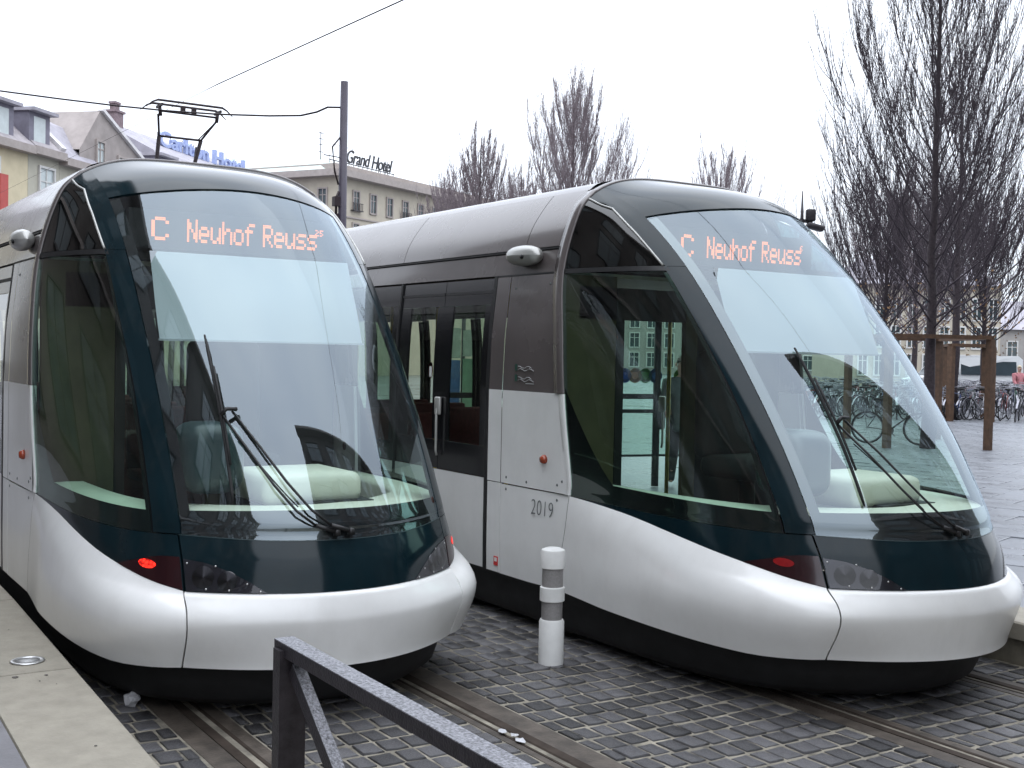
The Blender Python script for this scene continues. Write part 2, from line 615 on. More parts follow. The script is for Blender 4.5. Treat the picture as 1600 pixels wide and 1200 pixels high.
glass('side_glass', (0.66, 0.84, 0.76), 1.5)
glass('door_glass', (0.74, 0.80, 0.72), 1.45)
glass('quarter_glass', (0.06, 0.11, 0.12), 1.6)
glass('shelter_glass', (0.82, 0.90, 0.86), 1.45)
glass('lens_cover', (0.55, 0.55, 0.58), 1.5)

# ------------------------------------------------------------------ ground, tracks, platforms
TY = 3.272           # spacing of the tracks
TX = 1.563           # lead of the right tram
mb = MB()
mb.add([(-900, -900, -0.06), (900, -900, -0.06), (900, 900, -0.06), (-900, 900, -0.06)], [(0, 1, 2, 3)])
tag(mb.obj('ground', 'asphalt'), kind='structure')

bed = MB()
bed.box((-8.0, 1.62, -0.0265), (60, 6.1, 0.05))
pave = tag(bed.obj('sett_paving', 'sett_joint'), 'sand-jointed dark sett paving between the platforms', kind='structure')

RAILS = [-0.7175, 0.7175, TY - 0.7175, TY + 0.7175]
RL = ['groove rail nearest the pale platform, under the left tram', 'groove rail with a brown asphalt strip, under the right side of the left tram',
      'groove rail under the near side of the right tram', 'shiny groove rail under the far side of the right tram']
for y, lb in zip(RAILS, RL):
    # running head, groove, guard lip
    sgn = 1 if y in (RAILS[0], RAILS[2]) else -1
    mb = MB()
    prof = [(-0.030, -0.09), (-0.030, 0.006), (0.026, 0.006), (0.034, -0.002), (0.036, -0.042), (0.066, -0.042), (0.068, -0.002), (0.074, 0.004), (0.090, 0.004), (0.090, -0.09)]
    xs = [-38, 22]
    G = np.array([[(x, y + sgn * a, b) for a, b in prof] for x in xs])
    k0 = 0
    n = len(prof)
    mb.v = [tuple(p) for p in G.reshape(-1, 3)]
    for j in range(n - 1):
        f = [j, j + 1, n + j + 1, n + j]
        mb.f.append(f if sgn < 0 else f[::-1])
        mb.m.append(1 if 3 <= j <= 5 else 0)
        mb.s.append(False)
    o = mb.obj('tram_rail', ['rail_steel', 'rail_groove'])
    tag(o, lb, 'rail', 'grooved tram rails')

# asphalt strips along the rails
mb = MB()
for a, b in ((0.745, 0.905), (-0.88, -0.75), (TY - 0.86, TY - 0.752), (TY + 0.75, TY + 0.83), (-0.625, -0.55), (0.58, 0.625), (TY - 0.625, TY - 0.57), (TY + 0.57, TY + 0.625)):
    mb.box((-8, (a + b) / 2, -0.016), (60, b - a, 0.036))
o = mb.obj('rail_strip', 'rail_bed', pave)
o['kind'] = 'stuff'


def sett_mesh(seed):
    rr = random.Random(seed)
    vs = []
    j = lambda a: rr.uniform(-a, a)
    base = [(-.5, -.5), (0, -.5), (.5, -.5), (.5, 0), (.5, .5), (0, .5), (-.5, .5), (-.5, 0)]
    for x, y in base:
        vs.append((x + j(.03), y + j(.03), -0.03))
    for x, y in base:
        vs.append((x * .98 + j(.03), y * .98 + j(.03), 0.006))
    for x, y in base:
        vs.append((x * .86 + j(.02), y * .88 + j(.02), 0.0105 + j(.001)))
    vs.append((0, 0, 0.0115))
    fs = []
    for i in range(8):
        k = (i + 1) % 8
        fs.append((i, k, 8 + k, 8 + i))
        fs.append((8 + i, 8 + k, 16 + k, 16 + i))
        fs.append((16 + i, 16 + k, 24))
    return vs, fs


SETT = [sett_mesh(i) for i in range(8)]
SETT_ME = []
for vs, fs in SETT:
    me = bpy.data.meshes.new('sett')
    me.from_pydata(vs, [], fs)
    me.materials.append(MATS['sett_stone'])
    me.polygons.foreach_set('use_smooth', [True] * len(fs))
    SETT_ME.append(me)
setts = []
BANDS = [(-1.24, -0.885), (-0.545, 0.575), (0.91, TY - 0.865), (TY - 0.565, TY + 0.565), (TY + 0.835, 4.49)]
PX = 0.186
for (ya, yb) in BANDS:
    for r in range(int(7.6 / PX)):
        x0 = -4.6 + r * PX
        y = ya + random.uniform(-0.06, 0.0)
        while y < yb - 0.02:
            w = random.uniform(0.112, 0.15)
            a, b = max(y, ya), min(y + w, yb)
            if b - a > 0.035:
                cy = (a + b) / 2
                mid = (ya + yb) / 2
                arc = -0.055 * ((cy - mid) / 0.8) ** 2 if yb - ya > .9 else 0
                setts.append((x0 + arc + random.uniform(-.006, .006), cy, PX - 0.021 + random.uniform(-.012, .006), b - a - 0.016, random.randrange(8), random.uniform(-.003, .005)))
            y += w


def pix(p):
    d = Vector(p) - CAM
    z = d.dot(FW)
    return (800 + 1873.8 * d.dot(RT) / z, 600 - 1873.8 * d.dot(UP) / z, z) if z > .1 else (-1e4, -1e4, 1)


def seen(s_):
    a, b, z = pix((s_[0], s_[1], 0))
    if not (-20 < a < 1620 and b < 1215):
        return 1e9
    under = (s_[0] < -0.1 and abs(s_[1]) < 1.05) or (s_[0] < TX - 0.1 and abs(s_[1] - TY) < 1.05)
    return z + (50 if under else 0)


setts.sort(key=seen)
for (x, y, lx, ly, k, dz) in setts[:300]:
    o = bpy.data.objects.new('sett', SETT_ME[k])
    o.location = (x, y, -0.006 + dz)
    o.scale = (lx, ly, 1)
    o.rotation_euler = (random.uniform(-.012, .012), random.uniform(-.012, .012), random.uniform(-.05, .05))
    o.parent = pave
    COL.objects.link(o)
mb = MB()
for (x, y, lx, ly, k, dz) in setts[300:]:
    vs, fs = SETT[k]
    mb.add([(x + a * lx, y + b * ly, c - 0.006 + dz) for a, b, c in vs], fs, 0, True)
o = mb.obj('sett_mass', 'sett_stone', pave)
o['kind'] = 'stuff'

# near platform (camera stands on it)
PZ = 0.30
mb = MB()
E1 = [(-40, -1.262), (-3.2, -1.225), (1.4, -1.352), (9, -1.56), (24, -1.95)]


def edge_y(x):
    for (a, ya), (b, yb) in zip(E1, E1[1:]):
        if x <= b:
            return ya + (yb - ya) * (x - a) / (b - a)
    return E1[-1][1]


core = MB()
for (a, ya), (b, yb) in zip(E1, E1[1:]):
    core.add([(a, ya - .03, -.06), (b, yb - .03, -.06), (b, yb - .03, PZ - .10), (a, ya - .03, PZ - .10)], [(0, 1, 2, 3)], 1)
    core.add([(a, ya - .49, PZ - .002), (b, yb - .49, PZ - .002), (b, -10.6, PZ - .002), (a, -10.6, PZ - .002)], [(3, 2, 1, 0)], 0)
    core.add([(a, ya - .03, PZ - .10), (b, yb - .03, PZ - .10), (b, yb - .49, PZ - .10), (a, ya - .49, PZ - .10)], [(3, 2, 1, 0)], 1)
plat = tag(core.obj('platform', ['platform_grey', 'kerb_side']), kind='structure')
xs = [-40 + 2.0 * i for i in range(19)] + [-2.4, -0.39, 1.65, 3.7, 5.7, 7.7, 9.7]
for a, b in zip(xs, xs[1:]):
    a2, b2 = a + .005, b - .005
    ya, yb = edge_y(a2), edge_y(b2)
    z0, z1 = PZ - .12, PZ + random.uniform(-.001, .002)
    c = 0.012
    vs = [(a2, ya - .485, z0), (b2, yb - .485, z0), (b2, yb, z0), (a2, ya, z0),
          (a2, ya - .485, z1 - c), (b2, yb - .485, z1 - c), (b2, yb, z1 - c), (a2, ya, z1 - c),
          (a2 + c * .4, ya - .48, z1), (b2 - c * .4, yb - .48, z1), (b2 - c * .4, yb - c, z1), (a2 + c * .4, ya - c, z1)]
    fs = [(0, 1, 5, 4), (1, 2, 6, 5), (2, 3, 7, 6), (3, 0, 4, 7), (4, 5, 9, 8), (5, 6, 10, 9), (6, 7, 11, 10), (7, 4, 8, 11), (8, 9, 10, 11)]
    MB().add(vs, fs).obj('edge_slab', 'slab_pale', plat)
# round light let into the slab
gl = empty('ground_light', 'round steel light let flush into the pale platform slab', 'ground light', (-0.641, -1.50, PZ + .003))
MB().lathe([(0.066, 0.0), (0.070, 0.006), (0.088, 0.006), (0.093, 0.0)], 28).obj('steel_ring', 'bolt_steel', gl)
MB().lathe([(0.0, 0.0035), (0.066, 0.003)], 28).obj('glass_disc', 'sticker_grey', gl)
rg = random.Random(5)
for gx, gy, gr_ in [(-0.33, -1.62, .02), (-0.30, -1.47, .014)] + [(rg.uniform(-2.5, 1.2), rg.uniform(-1.82, -1.42), rg.uniform(.004, .008)) for _ in range(8)]:
    o = MB().lathe([(0.0, 0.0012), (gr_ * .8, 0.001), (gr_, 0.0)], 9).obj('gum_spot', 'gum', plat)
    o.location = (gx, gy, PZ + .003)
    o.scale = (1, rg.uniform(.6, 1), 1)

# far platform and plaza beyond the right tram
FY = 4.50
mb = MB()
mb.add([(-120, FY + .03, -.06), (60, FY + .03, -.06), (60, FY + .03, PZ - .10), (-120, FY + .03, PZ - .10)], [(3, 2, 1, 0)], 1)
mb.add([(-120, FY + .03, PZ - .10), (60, FY + .03, PZ - .10), (60, FY + .5, PZ - .10), (-120, FY + .5, PZ - .10)], [(0, 1, 2, 3)], 1)
mb.add([(-120, FY + .48, PZ - .012), (60, FY + .48, PZ - .012), (60, 140, PZ - .012), (-120, 140, PZ - .012)], [(0, 1, 2, 3)], 0)
plaza = tag(mb.obj('plaza_paving', ['slab_wet', 'kerb_side']), kind='structure')
m = MATS['slab_wet']
for i in range(14):
    a, b = -19.0 + 2 * i + .005, -17.0 + 2 * i - .005
    z0, z1, c = PZ - .12, PZ + .001, .012
    vs = [(a, FY, z0), (b, FY, z0), (b, FY + .48, z0), (a, FY + .48, z0), (a, FY, z1 - c), (b, FY, z1 - c), (b, FY + .48, z1 - c), (a, FY + .48, z1 - c),
          (a + .005, FY + c, z1), (b - .005, FY + c, z1), (b - .005, FY + .475, z1), (a + .005, FY + .475, z1)]
    fs = [(0, 1, 5, 4), (1, 2, 6, 5), (2, 3, 7, 6), (3, 0, 4, 7), (4, 5, 9, 8), (5, 6, 10, 9), (6, 7, 11, 10), (7, 4, 8, 11), (8, 9, 10, 11)]
    MB().add(vs, fs).obj('edge_slab', 'slab_pale', plaza)
# wet slabs that can be told apart
sl = []
SX, SY = 0.9, 0.6
ang = math.radians(18)
ca, sa = math.cos(ang), math.sin(ang)
for i in range(-60, 60):
    for j in range(-10, 90):
        lx = i * SX + (SX / 2 if j % 2 else 0)
        ly = j * SY
        x, y = lx * ca - ly * sa, FY + 3 + lx * sa + ly * ca
        if y < FY + 1.0:
            continue
        a, b, z = pix((x, y, PZ))
        if 1330 < a < 1640 and 590 < b < 985:
            sl.append((z, x, y))
sl.sort()
slab_vs = [(-.5, -.5, -.02), (.5, -.5, -.02), (.5, .5, -.02), (-.5, .5, -.02), (-.5, -.5, -.003), (.5, -.5, -.003), (.5, .5, -.003), (-.5, .5, -.003), (-.49, -.49, 0), (.49, -.49, 0), (.49, .49, 0), (-.49, .49, 0)]
slab_fs = [(0, 1, 5, 4), (1, 2, 6, 5), (2, 3, 7, 6), (3, 0, 4, 7), (4, 5, 9, 8), (5, 6, 10, 9), (6, 7, 11, 10), (7, 4, 8, 11), (8, 9, 10, 11)]
sme = bpy.data.meshes.new('paving_slab')
sme.from_pydata(slab_vs, [], slab_fs)
sme.materials.append(MATS['slab_wet'])
for z, x, y in sl[:280]:
    o = bpy.data.objects.new('paving_slab', sme)
    o.location = (x, y, PZ + random.uniform(-.003, .003))
    o.scale = (SX - .014, SY - .014, 1)
    o.rotation_euler = (random.uniform(-.003, .003), random.uniform(-.003, .003), ang)
    o.parent = plaza
    COL.objects.link(o)
mb = MB()
for z, x, y in sl[280:]:
    mb.add([(x + (a * ca * (SX - .014) - b * sa * (SY - .014)), y + (a * sa * (SX - .014) + b * ca * (SY - .014)), PZ + c) for a, b, c in slab_vs], slab_fs)
if mb.v:
    o = mb.obj('slab_field', 'slab_wet', plaza)
    o['kind'] = 'stuff'

# ------------------------------------------------------------------ tram cab surface
YP = .845
K = np.array([
    [.335, -.03, .40, 0, -2.2, -1.195, .385],
    [.584, .069, .309, 0, -2.15, -1.2, .6],
    [.742, -.034, .391, 0, -2.1, -1.195, .85],
    [.9, -.094, .417, 0, -2.09, -1.19, 1.0],
    [1.043, -.173, .434, 0, -2.09, -1.185, 1.1],
    [1.151, -.225, .455, 0, -2.09, -1.186, 1.2],
    [1.6, -.503, .475, 0, -2.16, -1.2, 1.7],
    [2.15, -.916, .456, 0, -2.22, -1.185, 2.2],
    [2.66, -1.367, .435, -.009, -2.3, -1.13, 2.67],
    [3.03, -1.832, .27, .164, -2.3, -1.0, 3.1],
    [3.265, -2.30, 0, .131, -2.3, -.85, 3.27]])
V11 = np.arange(11.)


def PC(xs, ys):
    xs = np.array(xs, float)
    ys = np.array(ys, float)
    d = np.diff(ys) / np.diff(xs)
    h = np.diff(xs)
    m = np.zeros(len(xs))
    m[0] = d[0]
    m[-1] = d[-1]
    for i in range(1, len(xs) - 1):
        m[i] = (d[i - 1] * h[i] + d[i] * h[i - 1]) / (h[i] + h[i - 1])

    def f(x):
        x = np.asarray(x, float)
        i = np.clip(np.searchsorted(xs, x) - 1, 0, len(xs) - 2)
        t = (x - xs[i]) / h[i]
        return ys[i] * (1 + 2 * t) * (1 - t) ** 2 + h[i] * m[i] * t * (1 - t) ** 2 + ys[i + 1] * t * t * (3 - 2 * t) + h[i] * m[i + 1] * t * t * (t - 1)
    return f


KF = [PC(V11, K[:, j]) for j in range(7)]


def S(v, u):
    v, u = np.broadcast_arrays(np.asarray(v, float), np.asarray(u, float))
    zp, xp, B, G, xe, ye, ze = [f(v) for f in KF]
    a = np.abs(u)
    ac = np.clip(a, 0, 1)
    q = 1 - ac ** 2
    wq = np.clip((v - 8.6) / 1.4, 0, 1)
    qg = (1 - ac ** 2) * (1 - wq) + (1 - ac ** 4) * wq
    x = xp + B * q
    y = YP * ac
    z = zp + G * qg
    t = np.clip(a - 1, 0, 1)
    ye = -ye
    ch = np.sqrt((xe - xp) ** 2 + (ye - YP) ** 2 + (ze - zp) ** 2)
    n = np.sqrt((2 * B) ** 2 + YP ** 2 + (2 * G) ** 2)
    w = np.clip((10 - v) / 2, 0, 1)
    h0 = (1 + 2 * t) * (1 - t) ** 2
    h1 = t * (1 - t) ** 2
    h2 = t * t * (3 - 2 * t)
    h3 = t * t * (t - 1)
    k = .8
    xs = xp * h0 - k * 2 * B / n * ch * h1 + xe * h2 + (xe - xp) * h3
    ys = YP * h0 + k * YP / n * ch * h1 + ye * h2 + ((ye - YP) * (1 - w) + w * .03 * ch) * h3
    zs = zp * h0 - k * 2 * G / n * ch * h1 + ze * h2 + (ze - zp) * h3
    m_ = a > 1
    return np.stack([np.where(m_, xs, x), np.where(u < 0, -1, 1) * np.where(m_, ys, y), np.where(m_, zs, z)], -1)


def NRM(v, u):
    e = 0.02
    v, u = np.broadcast_arrays(np.asarray(v, float), np.asarray(u, float))
    dv = S(np.clip(v + e, 0, 10), u) - S(np.clip(v - e, 0, 10), u)
    du = S(v, u + e) - S(v, u - e)
    n = np.cross(du, dv)
    ln = np.linalg.norm(n, axis=-1, keepdims=True)
    n = n / np.maximum(ln, 1e-9)
    c = np.stack([np.full(v.shape, -2.0), np.zeros(v.shape), np.full(v.shape, 1.6)], -1)
    s_ = np.sign(((S(v, u) - c) * n).sum(-1, keepdims=True))
    return n * np.where(s_ == 0, 1, s_)


def patch(mbld, VV, UU, off=0.0, m=0, skirt=0.02):
    """surface patch over a grid of cab coordinates, with returned edges"""
    VV, UU = np.broadcast_arrays(np.asarray(VV, float), np.asarray(UU, float))
    P = S(VV, UU)
    N = NRM(VV, UU)
    F = P + N * (off[..., None] if isinstance(off, np.ndarray) else off)
    # orientation
    a = np.cross(F[1, 0] - F[0, 0], F[0, 1] - F[0, 0]) if True else None
    i, j = F.shape[0] // 2, F.shape[1] // 2
    i = min(i, F.shape[0] - 2)
    j = min(j, F.shape[1] - 2)
    nn = np.cross(F[i, j + 1] - F[i, j], F[i + 1, j] - F[i, j])
    flip = (nn * N[i, j]).sum() < 0
    mbld.grid(F, m, True, flip)
    if skirt:
        Bk = F - N * skirt
        for (A, Bq, fl) in ((F[0], Bk[0], False), (F[-1], Bk[-1], True), (F[:, 0], Bk[:, 0], True), (F[:, -1], Bk[:, -1], False)):
            mbld.grid(np.stack([A, Bq]), m, False, fl != flip)
    return mbld


lin = np.linspace


def ifn(xs, ys):
    xs, ys = np.array(xs, float), np.array(ys, float)
    return lambda x: np.interp(x, xs, ys)


C3 = PC([.975, 1.09, 1.21, 1.37, 1.53, 1.68, 1.84, 2.0], [2.0, 2.22, 2.48, 2.78, 3.10, 3.38, 3.54, 3.62])   # edge white/dark on the side
C4 = ifn([0, .5, .95, 1.0, 1.27, 1.53, 2.0], [3.78, 3.80, 3.93, 3.93, 3.90, 3.83, 3.66])                      # edge dark panel/window
WT = lambda u: 8.83 + .15 * np.abs(u) ** 3                                                                     # windscreen top
QV = ifn([8.0, 8.05, 8.68, 9.33, 9.5], [1.12, 1.13, 1.19, 1.31, 1.46])                                         # quarter window front edge

# body section (half): y, z
BS = np.array([(1.195, .37), (1.2, .60), (1.2, 1.07), (1.2, 1.78), (1.185, 2.20), (1.13, 2.69), (1.09, 2.87), (1.03, 3.03), (.91, 3.206), (.80, 3.32), (.70, 3.362), (.56, 3.383), (.3, 3.396), (0, 3.40)])
_fz = PC(np.arange(len(BS)), BS[:, 1])
_fy = PC(np.arange(len(BS)), BS[:, 0])


def body_pts(w):
    return np.stack([_fy(w), _fz(w)], -1)


def y_at(z):
    return float(np.interp(z, BS[:10, 1], BS[:10, 0]))


def xe_at(z):
    return float(np.interp(z, [.37, .85, 1.1, 1.7, 2.2, 2.67], [-2.20, -2.10, -2.09, -2.16, -2.22, -2.30]))


def side_sheet(mbld, x0, x1, z0, z1, sgn, off=0.0, m=0, nz=6, nx=1, skirt=.02, gap=.004, front=None):
    """sheet of body side between x0 (front) and x1 (rear), z0..z1"""
    z0, z1 = z0 + gap, z1 - gap
    zs = lin(z0, z1, nz + 1)
    rows = []
    for z in zs:
        xa = (xe_at(z) - .004) if x0 is None else x0 - gap
        row = []
        for xx in lin(xa, x1 + gap, nx + 1):
            row.append((xx, sgn * (y_at(z) + off), z))
        rows.append(row)
    G = np.array(rows)
    mbld.grid(G, m, True, flip=(sgn > 0) == False)
    if skirt:
        Bk = G - np.array([0, sgn * skirt, 0])
        for (A, Bq) in ((G[0], Bk[0]), (G[-1], Bk[-1]), (G[:, 0], Bk[:, 0]), (G[:, -1], Bk[:, -1])):
            mbld.grid(np.stack([A, Bq]), m, False)
    return mbld


TRAM_END = -20.0
FONT = {
    'C': ['01110', '10001', '10000', '10000', '10000', '10001', '01110'],
    'N': ['10001', '11001', '11001', '10101', '10011', '10011', '10001'],
    'e': ['00000', '00000', '01110', '10001', '11111', '10000', '01110'],
    'u': ['00000', '00000', '10001', '10001', '10001', '10011', '01101'],
    'h': ['10000', '10000', '10110', '11001', '10001', '10001', '10001'],
    'o': ['00000', '00000', '01110', '10001', '10001', '10001', '01110'],
    'f': ['00111', '01000', '11110', '01000', '01000', '01000', '01000'],
    'R': ['11110', '10001', '10001', '11110', '10100', '10010', '10001'],
    's': ['00000', '00000', '01111', '10000', '01110', '00001', '11110'],
    '2': ['110', '001', '010', '100', '111'], '5': ['111', '100', '110', '001', '110'], '6': ['011', '100', '110', '101', '010']}


def led_text(parent, sup):
    def put(mbx, ch, y0, z0, w, h):
        g = FONT[ch]
        R, Cc = len(g), len(g[0])
        cw, chh = w / Cc, h / R
        for i, row in enumerate(g):
            for j, b in enumerate(row):
                if b == '1':
                    for k in (0, 1):
                        yy = y0 + j * cw
                        zz = z0 + h - (i + (k + 1) * .5) * chh
                        mbx.add([(0, yy + cw * .03, zz + chh * .04), (0, yy + cw * .97, zz + chh * .04), (0, yy + cw * .97, zz + chh * .45), (0, yy + cw * .03, zz + chh * .45)], [(0, 1, 2, 3)])
    def fin(mbx):
        o = mbx.obj('led_letter', 'led', parent)
        o.location = (-1.70, 0, 0)
    mbx = MB()
    put(mbx, 'C', -.545, 2.775, .118, .155)
    fin(mbx)
    x = -.303
    for ch in 'Neuhof':
        mbx = MB()
        put(mbx, ch, x, 2.775, .072, .155)
        fin(mbx)
        x += .0815
    x = .236
    for ch in 'Reuss':
        mbx = MB()
        put(mbx, ch, x, 2.775, .074, .155)
        fin(mbx)
        x += .0835
    x = .630
    for ch in sup:
        mbx = MB()
        put(mbx, ch, x, 2.878, .028, .045)
        fin(mbx)
        x += .034


def build_tram():
    t = empty('tram', 'x', 'tram', (0, 0, 0), 0, 'low-floor trams standing side by side')
    # --- white front
    b = MB()
    v = lin(0, 2.0, 25)[:, None]
    u = lin(-.972, .972, 41)[None, :]
    ov = .012 + .026 * np.clip(1 - np.abs(v - 1.05) / .95, 0, 1) - .018 * np.clip((v - 1.82) / .18, 0, 1) ** 2 + 0 * u
    patch(b, v, u, ov, skirt=.03)
    b.obj('front_bumper', 'white_paint', t)
    for sg in (-1, 1):
        b = MB()
        uu = np.concatenate([lin(.980, 1.9, 20), lin(1.93, 1.998, 3)])
        tt = np.concatenate([lin(0, .7, 9), lin(.74, 1.0, 9)])
        UU = np.repeat(uu[None, :], len(tt), 0)
        VV = tt[:, None] * C3(uu)[None, :]
        amp = .012 + .052 * np.clip((uu - .98) / .22, 0, 1) * np.clip((2.0 - uu) / .26, 0, 1)
        kink = .026 * np.clip(1 - np.abs(tt[:, None] * C3(uu)[None, :] - 1.05) / .95, 0, 1) * np.clip((1.28 - uu) / .3, 0, 1)[None, :]
        roll = 1 - np.clip((tt - .60) / .40, 0, 1) ** 1.5
        O = .002 * np.ones_like(VV) + amp[None, :] * roll[:, None] + kink
        patch(b, VV, UU * sg, O, skirt=.03)
        # runs on along the body side
        zs = S(VV[:, -1], np.full(len(tt), 2.0))[:, 2]
        Pe = S(VV[:, -1], np.full(len(tt), 2.0 * sg)) + NRM(VV[:, -1], np.full(len(tt), 1.99 * sg)) * O[:, -1][:, None]
        zt = lin(.372, 1.062, len(tt))
        G = np.zeros((len(tt), 4, 3))
        for i in range(len(tt)):
            for j, k in enumerate((0, .08, .5, 1)):
                kk = min(1, k * 2.2)
                G[i, j] = (Pe[i, 0] + (-2.976 - Pe[i, 0]) * k, Pe[i, 1] + (sg * (y_at(zt[i]) + .002) - Pe[i, 1]) * kk, Pe[i, 2] + (zt[i] - Pe[i, 2]) * kk)
        b.grid(G, 0, True, flip=sg < 0)
        b.grid(np.stack([G[-1], G[-1] - np.array([0, sg * .02, 0])]), 0, False)
        b.grid(np.stack([G[:, -1], G[:, -1] - np.array([0, sg * .02, 0])]), 0, False)
        f = b.obj('side_fairing', 'white_paint', t)
        # towing/jacking hole
        p = S(1.31, 1.385 * sg)
        n = NRM(1.31, 1.385 * sg)
        h = MB().lathe([(.028, 0.0), (.028, .004), (.020, .006), (.017, .002), (.0, .002)], 14, 0, ax='x').obj('jacking_hole', 'black_trim', f)
        h.location = Vector(p) + Vector(n) * .054
        h.rotation_euler = Vector(n).to_track_quat('X', 'Z').to_euler()
    # --- dark nose band
    b = MB()
    tt = lin(0, 1, 9)[:, None]
    uu = lin(-.966, .966, 41)[None, :]
    patch(b, 2.0 + tt * (C4(np.abs(uu)) - .035 - 2.0), uu, 0.0, skirt=.03)
    nose = b.obj('nose_panel', 'navy_paint', t)
    # thin pale joint line above the nose panel
    b = MB()
    uu = lin(-.97, .97, 41)[None, :]
    vv = np.concatenate([C4(np.abs(uu)) - .03, C4(np.abs(uu)) - .004], 0)
    patch(b, vv, np.repeat(uu, 2, 0), .0015, skirt=.01)
    b.obj('joint_strip', 'hood_teal', nose)
    for sg in (-1, 1):
        b = MB()
        uu = lin(.976, 1.995, 24)
        tt = lin(0, 1, 7)[:, None]
        lo, hi = C3(uu)[None, :], np.maximum(C4(uu) - .02, C3(uu) + .012)[None, :]
        patch(b, lo + tt * (hi - lo), uu[None, :] * sg, 0.0, skirt=.03)
        b.obj('cab_side_panel', 'navy_paint', t)
        # pillar
        b = MB()
        vv = lin(3.95, 8.012, 30)[:, None]
        k = lin(0, 1, 7)[None, :]
        u0 = .958 + 0 * vv
        u1 = 1.075 + .045 * np.clip((vv - 6.5) / 1.5, 0, 1)
        patch(b, vv, (u0 + (u1 - u0) * k) * sg, .004, skirt=.03)
        b.obj('windscreen_pillar', 'navy_paint', t)
    # --- windscreen
    b = MB()
    uu = lin(-.953, .953, 45)[None, :]
    tt = lin(0, 1, 45)[:, None]
    lo, hi = C4(np.abs(uu)), WT(uu) - .03
    patch(b, lo + tt * (hi - lo), uu, 0.0, skirt=0)
    ws = b.obj('windscreen', 'windscreen_glass', t)
    b = MB()
    uu = lin(-.953, .953, 41)[None, :]
    tt = lin(0, 1, 5)[:, None]
    lo, hi = C4(np.abs(uu)), 5.03 + .06 * (1 - uu ** 2)
    patch(b, lo + tt * (hi - lo), uu, -.006, skirt=0)
    for sg in (-1, 1):
        vv = lin(5.0, 8.9, 30)[:, None]
        k = lin(0, 1, 3)[None, :]
        patch(b, vv, (.90 - .012 * np.clip((vv - 6) / 2, 0, 1) + (.053 + .012 * np.clip((vv - 6) / 2, 0, 1)) * k) * sg, -.006, skirt=0)
    b.obj('windscreen_border', 'black_frit', ws)
    # --- cab roof cap
    b = MB()
    uu = lin(-.953, .953, 41)[None, :]
    tt = lin(0, 1, 12)[:, None]
    lo = WT(uu)
    patch(b, lo + tt * (10.0 - lo), uu, 0.003, skirt=.02)
    for sg in (-1, 1):
        vv = np.concatenate([lin(8.020, 9.45, 16), lin(9.5, 10, 5)])[:, None]
        k = lin(0, 1, 7)[None, :]
        hi = np.where(vv < 9.46, QV(vv) - .02, 2.0)
        patch(b, vv, (.953 + (hi - .953) * k) * sg, 0.003, skirt=.0)
    b.obj('cab_cap', 'navy_paint', t)
    # --- side windows and quarter lights
    for sg in (-1, 1):
        b = MB()
        uu = lin(1.085, 1.992, 20)[None, :]
        tt = lin(0, 1, 28)[:, None]
        lo = C4(uu)
        us = uu + .035 * np.clip((tt - .6) / .4, 0, 1) * (1.992 - uu)
        patch(b, lo + tt * (7.93 - lo), us * sg, 0.0, skirt=0)
        sw = b.obj('side_window', 'side_glass', t)
        b = MB()
        tt = lin(0, 1, 5)[:, None]
        uu = lin(1.08, 1.995, 20)[None, :]
        patch(b, C4(uu) + tt * (5.0 - C4(uu)), uu * sg, -.007, skirt=0)
        vv = lin(4.98, 6.25, 10)[:, None]
        k = lin(0, 1, 4)[None, :]
        u0 = 1.76 + .23 * (vv - 5.0) / 1.25
        patch(b, vv, (u0 + (1.995 - u0) * k) * sg, -.007, skirt=0)
        vv = lin(5.0, 7.93, 14)[:, None]
        k = lin(0, 1, 3)[None, :]
        u0 = 1.078 + .045 * np.clip((vv - 6.5) / 1.5, 0, 1)
        patch(b, vv, (u0 + .028 * k) * sg, -.007, skirt=0)
        b.obj('window_border', 'black_frit', sw)
        b = MB()
        patch(b, lin(7.945, 8.02, 3)[:, None], lin(1.09, 1.998, 20)[None, :] * sg, .004, skirt=.006)
        b.obj('divider_strip', 'black_trim', t)
        b = MB()
        vv = np.concatenate([lin(8.03, 9.3, 14), lin(9.36, 9.5, 4)])[:, None]
        k = lin(0, 1, 9)[None, :]
        q0 = QV(vv)
        q0 = np.where(vv > 9.3, 1.31 + (1.95 - 1.31) * ((vv - 9.3) / .2) ** .8, q0)
        patch(b, vv, (q0 + (1.985 - q0) * k) * sg, 0.0, skirt=0)
        qw = b.obj('quarter_window', 'quarter_glass', t)
        b = MB()
        uu = q0[:, 0] - .006
        P = S(vv[:, 0], uu * sg) + NRM(vv[:, 0], uu * sg) * .004
        b.tube([tuple(x) for x in P], .0085, 6)
        b.obj('window_gasket', 'pod_grey', qw)
    # --- arch frame round the cab
    b = MB()
    ve = np.concatenate([lin(6.17, 8.0, 14), lin(8.1, 9.95, 18)])
    half = [S(a, -2.0) for a in ve]
    top = [S(10.0, a) for a in np.concatenate([lin(-1.0, 1.0, 31)])]
    path = half + top + [np.array([p[0], -p[1], p[2]]) for p in half[::-1]]
    path = np.array(path)
    cen = np.array([0, 0, 1.7])
    tg = np.gradient(path, axis=0)
    nr = np.stack([np.zeros(len(path)), -tg[:, 2], tg[:, 1]], -1)
    nr /= np.linalg.norm(nr, axis=1, keepdims=True)
    nr *= np.sign((nr * (path - cen)).sum(1, keepdims=True))
    prof = [(.010, -.03), (.012, .004), (.004, .013), (-.045, .015), (-.10, .010), (-.104, -.02)]
    rows = [path + np.array([dx, 0, 0]) + nr * dn for dx, dn in prof]
    b.grid(np.array(rows), 0, True, flip=False)
    fixn(b.obj('arch_frame', 'taupe_paint', t))
